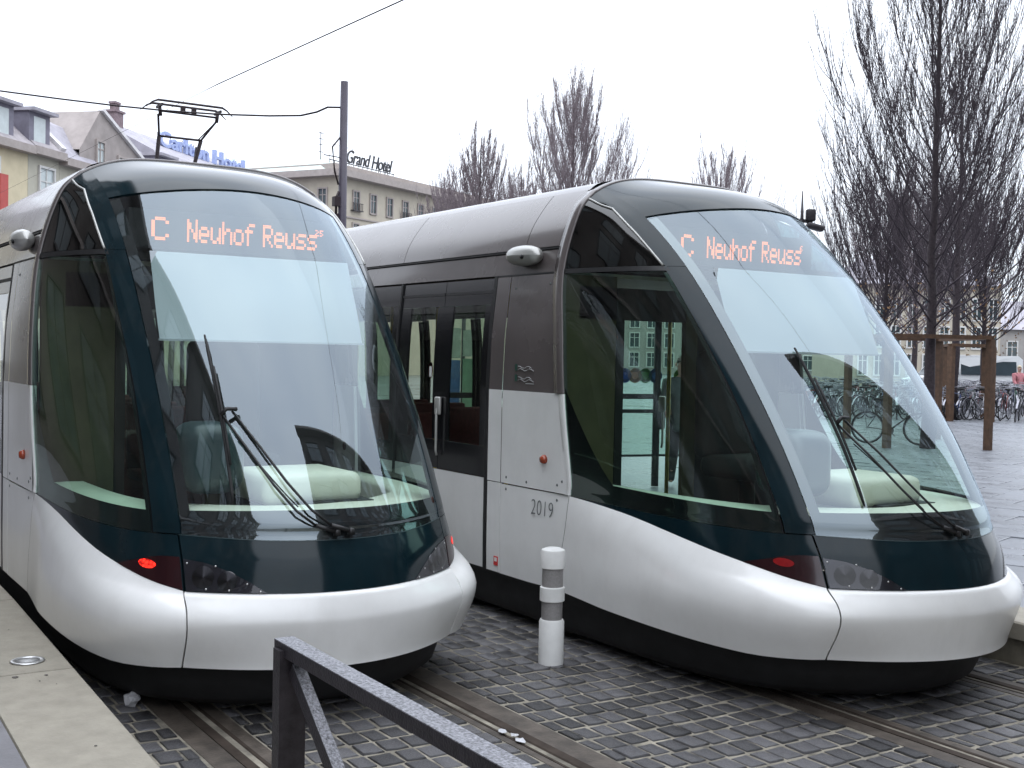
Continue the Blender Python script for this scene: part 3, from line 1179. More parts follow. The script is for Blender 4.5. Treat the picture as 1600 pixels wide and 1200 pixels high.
    for sg in (-1, 1):
        vq = lin(3.68, 6.165, 14)
        pq = np.array([S(a, 2.0 * sg) for a in vq])
        b = MB()
        b.grid(np.array([pq + np.array([dx, sg * dn, 0]) for dx, dn in ((.010, -.03), (.012, .002), (.004, .009), (-.045, .010), (-.055, -.004))]), 0, True)
        fixn(b.obj('edge_strip', 'white_paint', t))
    # --- roof
    joints = [-2.41, -2.86, -4.86, -6.86, -8.86, -10.86, -12.86, -14.86, -16.86, -18.86, TRAM_END]
    for a, c in zip(joints, joints[1:]):
        for sg in (-1, 1):
            w = lin(5.93, 8.65, 15)
            yz = body_pts(w)
            G = np.array([[(x, sg * y, z) for y, z in yz] for x in (a - .004, c + .004)])
            b = MB()
            b.grid(G, 0, True, flip=sg > 0)
            Bk = G * np.array([1, .985, 1]) - np.array([0, 0, .012])
            b.grid(np.stack([G[0], Bk[0]]), 0, False)
            b.grid(np.stack([G[1], Bk[1]]), 0, False)
            fixn(b.obj('roof_side_panel', 'taupe_paint', t))
    w = lin(8.68, 13, 14)
    yz = body_pts(w)
    ring = [(-y, z) for y, z in yz] + [(y, z) for y, z in yz[::-1][1:]]
    b = MB()
    b.grid(np.array([[(x, y, z - .004) for y, z in ring] for x in (-2.405, TRAM_END)]), 0, True, flip=False)
    fixn(b.obj('roof_top', 'taupe_paint', t))
    # dark body liner behind the joints
    w = lin(5.0, 13, 30)
    yz = body_pts(w)
    ring = [(-y * .985, z - .025) for y, z in yz] + [(y * .985, z - .025) for y, z in yz[::-1][1:]]
    b = MB()
    b.grid(np.array([[(x, y, z) for y, z in ring] for x in (-2.42, TRAM_END)]), 0, True)
    b.obj('roof_liner', 'cab_dark', t)
    # --- sides
    DOORS = [(-3.225, -4.775), (-8.6, -10.15), (-14.2, -15.75)]
    for sg in (-1, 1):
        side_z = [(None, -2.976), (-2.984, -3.175)]
        for x0, x1 in side_z:
            b = MB()
            side_sheet(b, x0, x1, 1.783, 2.652, sg, .002, 0, 8, gap=0, skirt=0)
            side_sheet(b, x0, x1, 1.073, 1.783, sg, .002, 1, 6, gap=0, skirt=0)
            b.obj('side_panel', ['taupe_paint', 'white_paint'], t)
        b = MB()
        side_sheet(b, -2.984, -3.175, .37, 1.07, sg, .002, 0, 4)
        b.obj('sill_panel', 'white_paint', t)
        # door-post seals, cantrail
        b = MB()
        side_sheet(b, -2.41, TRAM_END, 2.665, 2.835, sg, -.012, 0, 4, skirt=.02)
        cr = b.obj('cantrail', 'taupe_paint', t)
        b = MB()
        side_sheet(b, -2.41, TRAM_END, 2.838, 2.862, sg, -.006, 0, 2)
        b.obj('drip_seal', 'black_trim', cr)
        b = MB()
        side_sheet(b, -2.32, -3.18, 2.655, 2.668, sg, .001, 0, 1, gap=0)
        b.obj('panel_seal', 'black_trim', t)
        # bays: doors and windows
        bays = []
        x = -3.18
        for d0, d1 in DOORS:
            if x > d0 + .1:
                bays.append(('w', x, d0 + .03))
            bays.append(('d', d0, d1))
            x = d1 - .03
        bays.append(('w', x, TRAM_END))
        for kind, x0, x1 in bays:
            if kind == 'd':
                b = MB()
                side_sheet(b, x0 + .045, x0, .37, 2.665, sg, .004, 0, 6, gap=0, skirt=.03)
                b.obj('door_post', 'black_trim', t)
                b = MB()
                side_sheet(b, x1, x1 - .03, .37, 2.665, sg, .004, 0, 6, gap=0, skirt=.03)
                b.obj('door_post', 'black_trim', t)
                xm = (x0 + x1) / 2
                for la, lb_ in ((x0, xm), (xm, x1)):
                    b = MB()
                    # black leaf with a window hole
                    wx0, wx1, wz0, wz1 = la - .105, lb_ + .16 if la == x0 else lb_ + .19, 1.33, 2.44
                    side_sheet(b, la, lb_, 1.085, wz0, sg, -.010, 0, 3)
                    side_sheet(b, la, lb_, wz1, 2.655, sg, -.010, 0, 3)
                    side_sheet(b, la, wx0, wz0, wz1, sg, -.010, 0, 6, gap=.0)
                    side_sheet(b, wx1, lb_, wz0, wz1, sg, -.010, 0, 6, gap=.0)
                    leaf = b.obj('door_leaf', 'black_frit', t)
                    leaf['side'] = sg
                    leaf['bay'] = x0
                    leaf['front'] = 1 if la == x0 else 0
                    b = MB()
                    side_sheet(b, wx0, wx1, wz0, wz1, sg, -.014, 0, 6, gap=0, skirt=0)
                    b.obj('door_window', 'door_glass', leaf)
                    b = MB()
                    side_sheet(b, la, lb_, .37, 1.083, sg, -.008, 0, 5, gap=.003)
                    b.obj('door_panel', 'white_paint', leaf)
                    b = MB()
                    side_sheet(b, la - .01, lb_ + .01, 2.535, 2.558, sg, -.004, 0, 1, gap=0)
                    b.obj('header_strip', 'black_trim', leaf)
                xm_ = xm + .03
                b = MB()
                b.tube([(xm_, sg * 1.215, 1.20), (xm_, sg * 1.225, 1.24), (xm_, sg * 1.225, 1.57), (xm_, sg * 1.215, 1.60)], .011, 8)
                b.rbox((xm_, sg * 1.212, 1.615), (.085, .03, .15), .012)
                b.obj('door_handle', 'pod_grey', t)
            else:
                n = max(1, round((x0 - x1) / 1.45))
                ed = lin(x0, x1, n + 1)
                for a, c in zip(ed, ed[1:]):
                    b = MB()
                    side_sheet(b, a, c, .37, 1.083, sg, .0, 0, 5)
                    b.obj('lower_panel', 'white_paint', t)
                    b = MB()
                    side_sheet(b, a, c, 1.085, 1.26, sg, -.006, 0, 2)
                    side_sheet(b, a, c, 2.46, 2.655, sg, -.006, 0, 2)
                    side_sheet(b, a, a - .10, 1.26, 2.46, sg, -.006, 0, 5, gap=0)
                    side_sheet(b, c + .10, c, 1.26, 2.46, sg, -.006, 0, 5, gap=0)
                    wf = b.obj('window_surround', 'black_frit', t)
                    b = MB()
                    side_sheet(b, a - .10, c + .10, 1.26, 2.46, sg, -.010, 0, 5, gap=0, skirt=0)
                    b.obj('saloon_window', 'door_glass', wf)
        # mirror pod
        b = MB()
        zz = lin(0, 1, 15)
        G = []
        for q in zz:
            r = math.sqrt(max(0, 1 - (2 * q - 1) ** 2)) ** .62
            ring = []
            for a in lin(0, 2 * PI, 17):
                ring.append((-2.985 + .42 * q, sg * (1.16 + .075 * r * math.cos(a)), 2.795 + .078 * r * math.sin(a) + .012 * (1 - q)))
            G.append(ring)
        b.grid(np.array(G), 0, True)
        b.box((-2.83, sg * 1.09, 2.79), (.16, .10, .05))
        pod = fixn(b.obj('camera_pod', 'pod_grey', t))
        c = MB().lathe([(.0, .014), (.016, .012), (.018, 0)], 12, 0, ax='y').obj('camera_lens', 'black_trim', pod)
        c.location = (-2.70, sg * 1.228, 2.785)
        c.scale = (1, sg, 1)
        # marker light
        mk = MB().lathe([(.0, .036), (.022, .033), (.032, .018), (.034, 0.0)], 16, 0, ax='y')
        o = mk.obj('marker_light', 'orange_lens', t)
        o.location = (-2.385, sg * 1.202, 1.30)
        o.scale = (1, sg, 1)
        # panel bolts
        b = MB()
        for bx, bz in ((-2.90, 2.56), (-2.44, 2.58), (-2.90, 1.12), (-2.62, 1.11), (-2.22, 1.13), (-2.16, 1.16), (-2.90, 1.03), (-2.22, 1.02)):
            b.lathe([(.0, .004), (.009, .003), (.011, 0)], 8, 0, (bx, sg * (y_at(bz) + .002), bz), 'y') if sg > 0 else b.lathe([(.0, -.004), (.009, -.003), (.011, 0)], 8, 0, (bx, sg * (y_at(bz) + .002), bz), 'y')
        b.obj('panel_bolts', 'digit_grey', t)['kind'] = 'stuff'
    # --- lamps
    for sg in (-1, 1):
        b = MB()
        pts_u = lin(.962, .535, 15)
        top = ifn([.535, .63, .74, .85, .962], [2.02, 2.38, 2.72, 2.96, 3.06])(pts_u)
        tt = lin(0, 1, 8)[:, None]
        UU = np.repeat(pts_u[None, :], 8, 0)
        patch(b, 2.015 + tt * (top[None, :] - 2.015), UU * sg, .006, skirt=.006)
        hl = b.obj('headlight', 'lens_cover', nose)
        # reflector bowls behind the lens sit in a dark tray
        b = MB()
        patch(b, 2.015 + tt * (top[None, :] - 2.015), UU * sg, .0025, skirt=0)
        for uq, vq, rr in ((.87, 2.48, .062), (.745, 2.38, .055)):
            p, n = S(vq, uq * sg), NRM(vq, uq * sg)
            q = Vector(n).to_track_quat('X', 'Z').to_matrix()
            m2 = MB().lathe([(.0, .0008), (rr * .7, .0010), (rr, .0016)], 22, 1, ax='x')
            b.add([q @ Vector(x) + Vector(p) + Vector(n) * .003 for x in m2.v], m2.f, 1, True)
        # not a separate level: bowls are part of the lamp tray
        b.obj('lamp_tray', ['lens_clear', 'lens_bowl'], t)
        b = MB()
        for uq, vq in ((.945, 2.92), (.80, 2.86), (.64, 2.30), (.57, 2.06), (.86, 2.10), (.74, 2.08)):
            p, n = S(vq, uq * sg), NRM(vq, uq * sg)
            q = Vector(n).to_track_quat('X', 'Z').to_matrix()
            m2 = MB().lathe([(.0, .003), (.0045, .002), (.006, 0)], 8, 0, ax='x')
            b.add([q @ Vector(x) + Vector(p) + Vector(n) * .006 for x in m2.v], m2.f, 0, True)
        b.obj('lamp_bolts', 'bolt_steel', t)['kind'] = 'stuff'
        # tail lamp on the side panel
        b = MB()
        uu = lin(.98, 1.25, 12)
        tt = lin(0, 1, 6)[:, None]
        lo = C3(uu) + .02
        hi = np.maximum(ifn([.98, 1.05, 1.11, 1.17, 1.25], [3.12, 3.12, 3.02, 2.84, 2.60])(uu), lo + .01)
        patch(b, lo[None, :] + tt * (hi - lo)[None, :], np.repeat(uu[None, :], 6, 0) * sg, .005, skirt=.005)
        tl = b.obj('tail_light', 'lens_red_dark', t)
        b = MB()
        a = lin(0, 2 * PI, 19)
        rr = lin(0, 1, 4)[:, None]
        VV = 2.79 + .155 * rr * np.sin(a)[None, :]
        UU = 1.112 + .036 * rr * np.cos(a)[None, :]
        patch(b, VV, UU * sg, .008, skirt=0)
        b.obj('red_lamp', 'tail_lit', tl)
    # --- wipers
    def onS(vq, uq, o_):
        return Vector(S(vq, uq)) + Vector(NRM(vq, uq)) * o_
    b = MB()
    J = onS(6.15, -.60, .06)
    for uq, dj in ((-.075, Vector((0, -.02, -.025))), (.02, Vector((0, .035, .0)))):
        p = onS(4.05, uq, .03)
        mid = onS(4.65, uq - .14, .045)
        b.tube([p, mid], [.016, .013], 6)
        pts = [mid] + [onS(4.65 + (6.15 - 4.65) * k, uq - .14 + (-.60 - uq + .14) * k, .05 + .012 * math.sin(k * PI)) + dj * k for k in (.25, .5, .75, 1.0)]
        b.tube(pts, .0075, 6)
        b.lathe([(.02, -.02), (.02, .012), (.0, .02)], 10, 0, tuple(p))
    b.tube([J + Vector((0, -.03, -.025)), J + Vector((.01, .0, .01)), J + Vector((.01, .06, .008))], .013, 6)
    wa = b.obj('wiper_arm', 'black_trim', t)
    b = MB()
    bl = [onS(vq, -.64 - .02 * (6.1 - vq) / 1.0, .022) for vq in lin(6.95, 5.15, 12)]
    b.tube(bl, [.006] + [.010] * 10 + [.006], 6)
    sp = [onS(vq, -.625 - .02 * (6.1 - vq) / 1.0, .04) for vq in lin(6.6, 5.6, 6)]
    b.tube(sp, .008, 6)
    b.obj('wiper_blade', 'rubber', wa)
    # washer hose
    b = MB()
    b.tube([onS(5.1 + .8 * k, -.30 - .28 * k, .03 + .01 * math.sin(3 * k)) for k in lin(0, 1, 6)], .004, 5)
    b.obj('washer_hose', 'rubber', wa)
    # --- skirt and underframe
    uu = np.concatenate([lin(-2, -1, 14), lin(-.9, .9, 19), lin(1, 2, 14)])
    P0 = S(0.0, uu)
    rows = []
    for z, sc in ((.375, .985), (.33, .955), (.22, .945), (.12, .93), (.07, .90), (.055, .84)):
        R_ = P0.copy()
        R_[:, 0] = -2.2 + (P0[:, 0] + 2.2) * sc - (0.375 - z) * .10
        R_[:, 1] = P0[:, 1] * (sc + .01)
        R_[:, 2] = z
        back0 = R_[0].copy()
        back1 = R_[-1].copy()
        back0[0] = back1[0] = TRAM_END
        rows.append(np.concatenate([[back0], R_, [back1]]))
    b = MB()
    b.grid(np.array(rows), 0, True)
    rr = rows[-1]
    b.add([tuple(p) for p in rr], [list(range(len(rr)))], 0)
    fixn(b.obj('underframe', 'underframe', t))
    # --- cab interior
    b = MB()
    uu = lin(-1.97, 1.97, 61)
    Pd = S(4.97, uu) - NRM(4.97, uu) * .03
    rows = []
    for k, dz in ((0, 0), (.03, .004), (.16, .012), (.28, .014), (.30, -.012), (.30, -.16)):
        R_ = Pd.copy()
        R_[:, 0] = Pd[:, 0] + (-1.3 - Pd[:, 0]) * k * (1.0 - .55 * np.clip((np.abs(uu) - 1) / 1, 0, 1))
        R_[:, 1] = Pd[:, 1] * (1 - k * .75)
        R_[:, 2] = 1.135 + dz
        rows.append(R_)
    b.grid(np.array(rows), 0, True)
    dash = fixn(b.obj('dashboard', 'cream_dash', t))
    b = MB()
    b.rbox((-.62, .06, 1.225), (.62, .64, .19), .06, seg=3)
    b.obj('console_hump', 'cream_dash', dash)
    b = MB()
    b.box((-.42, .17, 1.143), (.34, .5, .02))
    b.obj('vent_slot', 'black_trim', dash)
    b = MB()
    b.rbox((-.62, -.50, 1.41), (.42, .36, .42), .11, seg=4)
    b.obj('instrument_hood', 'hood_teal', dash)
    b = MB()
    b.box((-.9, 0, .96), (1.6, 1.5, .02))
    b.box((-1.95, 0, .84), (.7, 2.2, .02))
    b.obj('cab_floor', 'cab_dark', t)
    b = MB()
    b.box((-2.36, -.86, 1.7), (.04, .50, 1.9))
    b.box((-2.36, .63, 1.62), (.04, .92, 1.76), 2)
    b.box((-2.36, .13, 1.62), (.05, .12, 1.76), 0)
    b.box((-2.36, -.57, 1.62), (.05, .07, 1.76), 1)
    b.box((-2.36, 0, 2.45), (.04, 1.9, .24), 1)
    b.obj('cab_wall', ['cab_olive', 'cab_dark', 'cab_dark'], t)
    b = MB()
    b.add([(-2.36, -.53, .75), (-2.36, .07, .75), (-2.36, .07, 2.33), (-2.36, -.53, 2.33)], [(0, 1, 2, 3)])
    b.obj('partition_glass', 'shelter_glass', t)
    b = MB()
    uu = lin(-2, 2, 41)
    Pc = S(7.97, uu)
    b.add([(min(p[0] - .03, -1.50), p[1] * .95, p[2] + .03) for p in Pc], [list(range(41))], 0)
    b.obj('cab_ceiling', 'cab_dark', t)
    # driver's seat
    b = MB()
    b.rbox((-1.55, .0, 1.28), (.50, .52, .16), .06)
    b.rbox((-1.80, .0, 1.72), (.16, .52, .80), .07, seg=3)
    b.rbox((-1.83, .0, 2.20), (.10, .28, .20), .045)
    b.tube([(-1.55, 0, .9), (-1.55, 0, 1.22)], .06, 10)
    b.obj('driver_seat', 'cab_dark', t)
    # blind and destination display
    b = MB()
    zz = lin(2.11, 2.66, 8)
    G = np.array([[(-.45 * z + .012 * math.sin(9 * z) * math.sin(2.2 * y + 1) + .005 * math.sin(23 * y), y, z) for y in lin(-.70, .655, 15)] for z in zz])
    b.grid(G, 0, True, flip=False)
    bl = b.obj('sun_blind', 'blind_white', t)
    b = MB()
    b.bar((-.45 * 2.105, -.71, 2.105), (-.45 * 2.105, .665, 2.105), .014, .012)
    b.obj('blind_rail', 'blind_white', bl)
    b = MB()
    b.box((-1.76, .04, 2.85), (.09, 1.46, .26))
    b.box((-1.58, .02, 2.70), (.42, 1.36, .02))
    dsp = b.obj('destination_display', 'display_board', t)
    # --- saloon interior
    b = MB()
    b.box((-11.2, 0, .36), (17.6, 2.2, .03), 0)
    b.obj('saloon_floor', 'cab_dark', t)
    b = MB()
    b.box((-11.2, 0, 2.66), (17.6, 2.1, .03), 0)
    b.obj('saloon_ceiling', 'saloon_light', t)
    for i, sx in enumerate((-5.3, -6.3, -7.3, -8.2, -11.0, -12.0, -13.0)):
        for sy in (-.72, .72):
            b = MB()
            b.rbox((sx, sy, .82), (.42, .80, .10), .03)
            b.rbox((sx - .2, sy, 1.16), (.08, .80, .62), .03)
            b.box((sx, sy, .58), (.30, .5, .40))
            b.obj('passenger_seat', 'seat_red', t)
    for px_ in (-3.45, -4.65, -8.9, -9.9):
        for sy in (-.85, .85):
            MB().tube([(px_, sy, .36), (px_, sy, 2.65)], .018, 8).obj('grab_pole', 'yellow_pole', t)
    return t, dsp


tramL, dspL = build_tram()
tramR = dup(tramL)
dspR = [c for c in tramR.children if c.name.startswith('destination_display')][0]
led_text(dspL, '25')
led_text(dspR, '6')
tramL.location = (0, 0, 0)
tramR.location = (TX, TY, 0)
tramL['label'] = 'left tram with its red tail lamp glowing, beside the pale platform edge'
tramR['label'] = 'right tram numbered 2019, standing behind the white bollard'
for c in tramR.children:
    if c.name.startswith('tail_light'):
        for g in c.children:
            g.data = g.data.copy()
            g.data.materials.clear()
            g.data.materials.append(MATS['tail_dim'])
            g['label'] = 'faint red lamp, barely lit'
for c in tramR.children:
    if c.name.startswith('door_leaf') and c['side'] > 0 and c['bay'] > -4:
        c.location = (.72 if c['front'] else -.74, .075, 0)
        c['label'] = 'door leaf slid open on the far side'
# right tram only: number, stickers, pantograph
RX = Matrix.Rotation(PI / 2, 4, 'X')
place_text('fleet_digit', text_mesh('2019', .165, .0008, .08, -.003, 1.05), 'digit_grey', tramR, Matrix.Translation((-2.548, -1.2085, .885)) @ Matrix.Scale(.86, 4, (1, 0, 0)) @ RX)
b = MB()
for z0 in (1.86, 1.94):
    b.box((-2.79, -1.2035, z0 + .02), (.03, .002, .05), 1)
    for k in range(2):
        pts = [(-2.76 + .03 * i, -1.2045, z0 + .004 + .018 * k + .009 * math.sin(i * 1.5 + k)) for i in range(8 - k)]
        b.tube(pts, .0025, 4)
b.box((-2.60, -1.2035, 1.842), (.11, .002, .006), 0)
b.obj('wave_sticker', ['sticker_grey', 'sticker_green'], tramR)
b = MB()
b.box((-3.025, -1.2035, .46), (.06, .002, .07), 0)
b.box((-3.025, -1.2048, .47), (.036, .002, .03), 1)
b.obj('warning_sticker', ['sticker_red', 'sticker_white'], tramR)
b = MB()
b.lathe([(.0, .0), (.055, .0)], 18, 0, ax='y')
b.box((0.005, -.002, -.01), (.05, .002, .07), 1)
o = b.obj('door_sticker', ['sticker_red', 'sticker_white'], tramR)
o.location = (-4.136, -1.196, 1.91)
o.scale = (.75, 1, 1.25)

# pantograph on the right tram's roof (tram-local)
pg = MB()
XP = -13.05 - TX
hz = 5.99
head = []
for dx in (-.16, .16):
    pts = [(XP + dx, -.74, hz - .13), (XP + dx, -.64, hz - .04), (XP + dx, -.55, hz), (XP + dx, .50, hz), (XP + dx, .58, hz - .04), (XP + dx, .68, hz - .13)]
    pg.tube(pts, [.006, .014, .020, .020, .014, .006], 6)
for y in (-.48, .48):
    pg.bar((XP - .16, y, hz - .06), (XP + .16, y, hz - .06), .03, .04)
    pg.tube([(XP, y, hz - .06), (XP, y * .96, hz - .22)], .03, 6)
pg.tube([(XP, -.46, hz - .14), (XP, .46, hz - .14)], .018, 6)
for y in (-.1, .08):
    pg.box((XP, y, hz - .09), (.06, .07, .10))
pa = pg.obj('pantograph_head', 'wire', tramR)
pg = MB()
KX, KZ = XP - .42, 5.52
pg.tube([(XP, -.50, hz - .2), (KX, -.36, KZ)], .018, 6)
pg.tube([(XP, .46, hz - .2), (KX, .34, KZ)], .018, 6)
pg.tube([(XP + .1, .40, hz - .25), (KX + .05, .28, KZ)], .010, 6)
pg.tube([(KX, -.36, KZ), (KX, .36, KZ)], .02, 6)
pg.tube([(KX, -.36, KZ), (XP - 1.3, -.28, 3.62)], .034, 8)
pg.tube([(KX, .34, KZ), (XP - 1.3, .10, 3.62)], .034, 8)
pg.tube([(KX - .1, .30, KZ - .1), (XP - 1.1, .28, 3.62)], .024, 6)
pg.obj('pantograph_arm', 'wire', tramR)
pg = MB()
pg.box((XP, 0, 3.55), (1.5, .9, .06))
for dx in (-.6, .6):
    for dy in (-.4, .4):
        pg.lathe([(.05, 3.38), (.06, 3.42), (.04, 3.45), (.06, 3.48), (.04, 3.53)], 10, 0, (XP + dx, dy, 0))
pg.obj('pantograph_base', 'wire', tramR)

# ------------------------------------------------------------------ street furniture near the trams
bo = empty('bollard', 'white bollard with two grey bands on the setts between the trams', 'bollard', (-.165, 1.705, 0.004))
MB().lathe([(.084, 0), (.084, .285), (.076, .30), (.0, .30)], 32).obj('base_drum', 'bollard_white', bo)
MB().lathe([(.070, .30), (.070, .42)], 32).obj('grey_band', 'bollard_band', bo)
MB().lathe([(.072, .418), (.083, .424), (.083, .512), (.072, .518)], 32).obj('white_ring', 'bollard_white', bo)
MB().lathe([(.070, .518), (.070, .64)], 32).obj('grey_band', 'bollard_band', bo)
MB().lathe([(.072, .638), (.083, .644), (.084, .742), (.078, .762), (.045, .775), (.0, .778)], 32).obj('cap', 'bollard_white', bo)

for c_ in bo.children:
    c_.data.set_sharp_from_angle(angle=0.55)
br = empty('barrier', 'dark steel barrier with a wet speckled top rail on the platform edge', 'barrier', (2.86, -1.395, PZ))
b = MB()
b.box((0, 0, .415), (.055, .088, .83))
b.box((0, 0, .006), (.16, .16, .012))
b.obj('post', 'barrier_steel', br)
b = MB()
b.box((2.4, 0, .415), (.055, .088, .83))
b.box((2.4, 0, .006), (.16, .16, .012))
b.obj('post', 'barrier_steel', br)
b = MB()
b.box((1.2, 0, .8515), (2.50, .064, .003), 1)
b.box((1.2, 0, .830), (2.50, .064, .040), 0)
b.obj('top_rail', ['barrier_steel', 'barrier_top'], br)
b = MB()
b.bar((.05, 0, .775), (1.02, 0, .055), .036, .05, 0)
b.bar((.066, 0, .7955), (1.036, 0, .0755), .036, .003, 1)
b.obj('brace', ['barrier_steel', 'barrier_top'], br)

b = MB()
rr = random.Random(3)
bm = bmesh.new()
bmesh.ops.create_icosphere(bm, subdivisions=2, radius=.045)
for v in bm.verts:
    v.co *= 1 + rr.uniform(-.22, .22)
bm.verts.index_update()
b.add([v.co for v in bm.verts], [[v.index for v in f.verts] for f in bm.faces])
bm.free()
o = b.obj('crumpled_paper', 'litter')
o.location = (-.515, -.961, .045)
tag(o, 'small crumpled white paper ball on the ground below the platform edge', 'litter')

for k, (px_, py_) in enumerate(((.93, .69), (1.02, .715), (1.10, .70))):
    b = MB()
    rr = random.Random(20 + k)
    pts = [(math.cos(a) * rr.uniform(.02, .045), math.sin(a) * rr.uniform(.015, .03), rr.uniform(0, .012)) for a in lin(0, 2 * PI, 8)[:-1]]
    b.add(pts + [(p[0], p[1], p[2] + .002) for p in pts] + [(0, 0, .014)], [[i, (i + 1) % 7, 7 + (i + 1) % 7, 7 + i] for i in range(7)] + [[7 + i, 7 + (i + 1) % 7, 14] for i in range(7)])
    o = b.obj('paper_scrap', 'litter')
    o.location = (px_, py_ - .06, .012)
    tag(o, ('pale paper scrap lying farthest up the rail beside the setts', 'flat pale paper scrap in the middle of three by the rail', 'pale paper scrap nearest the viewer by the rail')[k], 'litter', 'paper scraps by the rail')

# catenary pole, bracket, wires
pol = empty('catenary_pole', 'tall purple-grey tapered pole carrying the overhead line', 'pole', (-10.05, 4.86, PZ))
pol.location = (-9.99, 4.62, PZ)
MB().tube([(0, 0, 0), (0, 0, 5.72)], [.078, .056], 16).obj('shaft', 'pole_paint', pol)
b = MB()
b.tube([(0, 0, 0), (0, 0, .03)], [.14, .14], 16)
b.obj('base_plate', 'pole_paint', pol)
b = MB()
b.tube([(0, -.05, 4.9), (-.03, -.16, 4.75), (-.03, -.12, 4.4), (0, -.07, 4.2)], .014, 6)
b.tube([(0, -.06, 4.1), (0, -.10, 4.0), (0, -.10, 3.75)], .02, 6)
b.box((0, -.10, 3.95), (.10, .09, .14))
b.box((0, -.11, 3.72), (.09, .08, .10))
b.tube([(0, -.05, 4.6), (-.02, -.30, 4.62)], .008, 5)
b.obj('insulator_gear', 'wire', pol)
b = MB()
c = [at(-900, 30, 26), at(-300, 106, 21.5), at(-60, 133, 20.3), at(0, 142, 20.2), at(90, 154, 19.9), at(180, 165, 19.6), at(260, 173, 19.2), at(340, 178.5, 18.8), at(420, 181, 18.2), at(470, 180.5, 17.9), at(495, 175, 17.75), at(512, 167.5, 17.65), Vector((-9.99, 4.60, at(522, 166, 17.6).z))]
b.tube(c, .015, 6)
tag(b.obj('span_cable', 'wire'), 'thick dark span cable running left from the tall pole', 'cable')
b = MB()
b.tube([(-30, TY - .15, 6.2), (-12.4, TY, 6.10), (-11.6, TY, 6.09), (-5.5, TY, 5.93), (12, TY, 6.0)], [.003, .004, .009, .009, .009], 5)
tag(b.obj('contact_wire', 'wire'), 'thin overhead contact wire crossing the sky above the right tram', 'wire')

# lamp mast behind the right tram
lm = empty('lamp_mast', 'slim mast with two floodlights behind the right tram', 'street lamp', (-6.52, 10.55, PZ))
MB().tube([(0, 0, 0), (0, 0, 3.8), (0, 0, 4.29)], [.06, .03, .008], 8).obj('shaft', 'steel_dark', lm)
b = MB()
rd = Vector((.54, .84, 0))
b.bar(-rd * .22 + Vector((0, 0, 3.87)), rd * .16 + Vector((0, 0, 3.83)), .04, .05)
b.obj('cross_arm', 'steel_dark', lm)
b = MB()
ro = Matrix.Rotation(math.radians(57), 3, 'Z')
b.rbox(rd * .13 + Vector((0, 0, 3.93)), (.14, .12, .18), .02, rot=ro)
b.obj('floodlight', 'steel_dark', lm)
b = MB()
b.rbox(rd * .20 + Vector((0, 0, 3.755)), (.26, .18, .09), .03, rot=ro @ Matrix.Rotation(.25, 3, 'Y'))
b.obj('floodlight', 'steel_dark', lm)
b = MB()
b.rbox(-rd * .20 + Vector((0, 0, 3.90)), (.12, .10, .10), .02, rot=ro)
b.obj('floodlight', 'steel_dark', lm)

# platform shelter behind the right tram
sh = empty('platform_shelter', 'glass platform windbreak with a row of coloured dots behind the right tram', 'shelter', (-6.3, 7.5, PZ))
sx = Vector((.20, .98, 0)).normalized()
for k in (-3.0, -1.1, 0.12, 1.3):
    MB().tube([sx * k, sx * k + Vector((0, 0, 2.5))], .05 if k == .12 else .025, 8).obj('post', 'shelter_steel', sh)
b = MB()
for z, w in ((.42, .03), (1.02, .05), (1.22, .07), (2.5, .08)):
    b.bar(sx * -3.0 + Vector((0, 0, z)), sx * 1.3 + Vector((0, 0, z)), .03, w)
b.obj('rail', 'shelter_steel', sh)
for a, c in ((-2.97, -1.13), (-1.07, .07), (.17, 1.27)):
    b = MB()
    b.bar(sx * a + Vector((0, 0, 1.42)), sx * c + Vector((0, 0, 1.42)), .008, 2.0)
    b.obj('glass_pane', 'shelter_glass', sh)
for i, dm in enumerate(('dot_brown', 'dot_blue', 'dot_orange', 'dot_green', 'dot_cyan', 'dot_lime')):
    b = MB()
    b.lathe([(.0, 0), (.10, 0)], 18, 0, ax='y')
    o = b.obj('line_dot', dm, sh)
    o.location = sx * (-.52 + .155 * i + (.22 if i == 5 else 0)) + Vector((.02, -.02, 1.50))
    o.rotation_euler = (0, 0, math.atan2(sx.y, sx.x) )
b = MB()
b.box((0.2, -1, 2.62), (1.5, 5.2, .06))
b.obj('roof', 'shelter_steel', sh)
# information panel seen through the tram doors
ip = empty('info_panel', 'blue and pale timetable panel on the far platform, seen through the tram door', 'notice board', (-8.75, 6.0, PZ))
for dx in (-.42, 0.02, .42):
    MB().tube([(dx, 0, 0), (dx, 0, 2.35)], .03, 8).obj('post', 'shelter_steel', ip)
b = MB()
b.box((-.21, -.02, 1.15), (.34, .02, 1.0))
b.obj('poster', 'poster_blue', ip)
b = MB()
b.box((.21, -.02, 1.25), (.30, .02, .85))
b.obj('poster', 'poster_green', ip)
b = MB()
b.box((-.21, -.02, 1.9), (.34, .02, .44))
b.obj('poster', 'poster_pale', ip)
b = MB()
b.box((.21, -.02, 1.9), (.30, .02, .38))
b.obj('poster', 'poster_pale', ip)
b = MB()
b.box((0, -.03, .60), (1.0, .04, .05))
b.obj('yellow_rail', 'yellow_pole', ip)


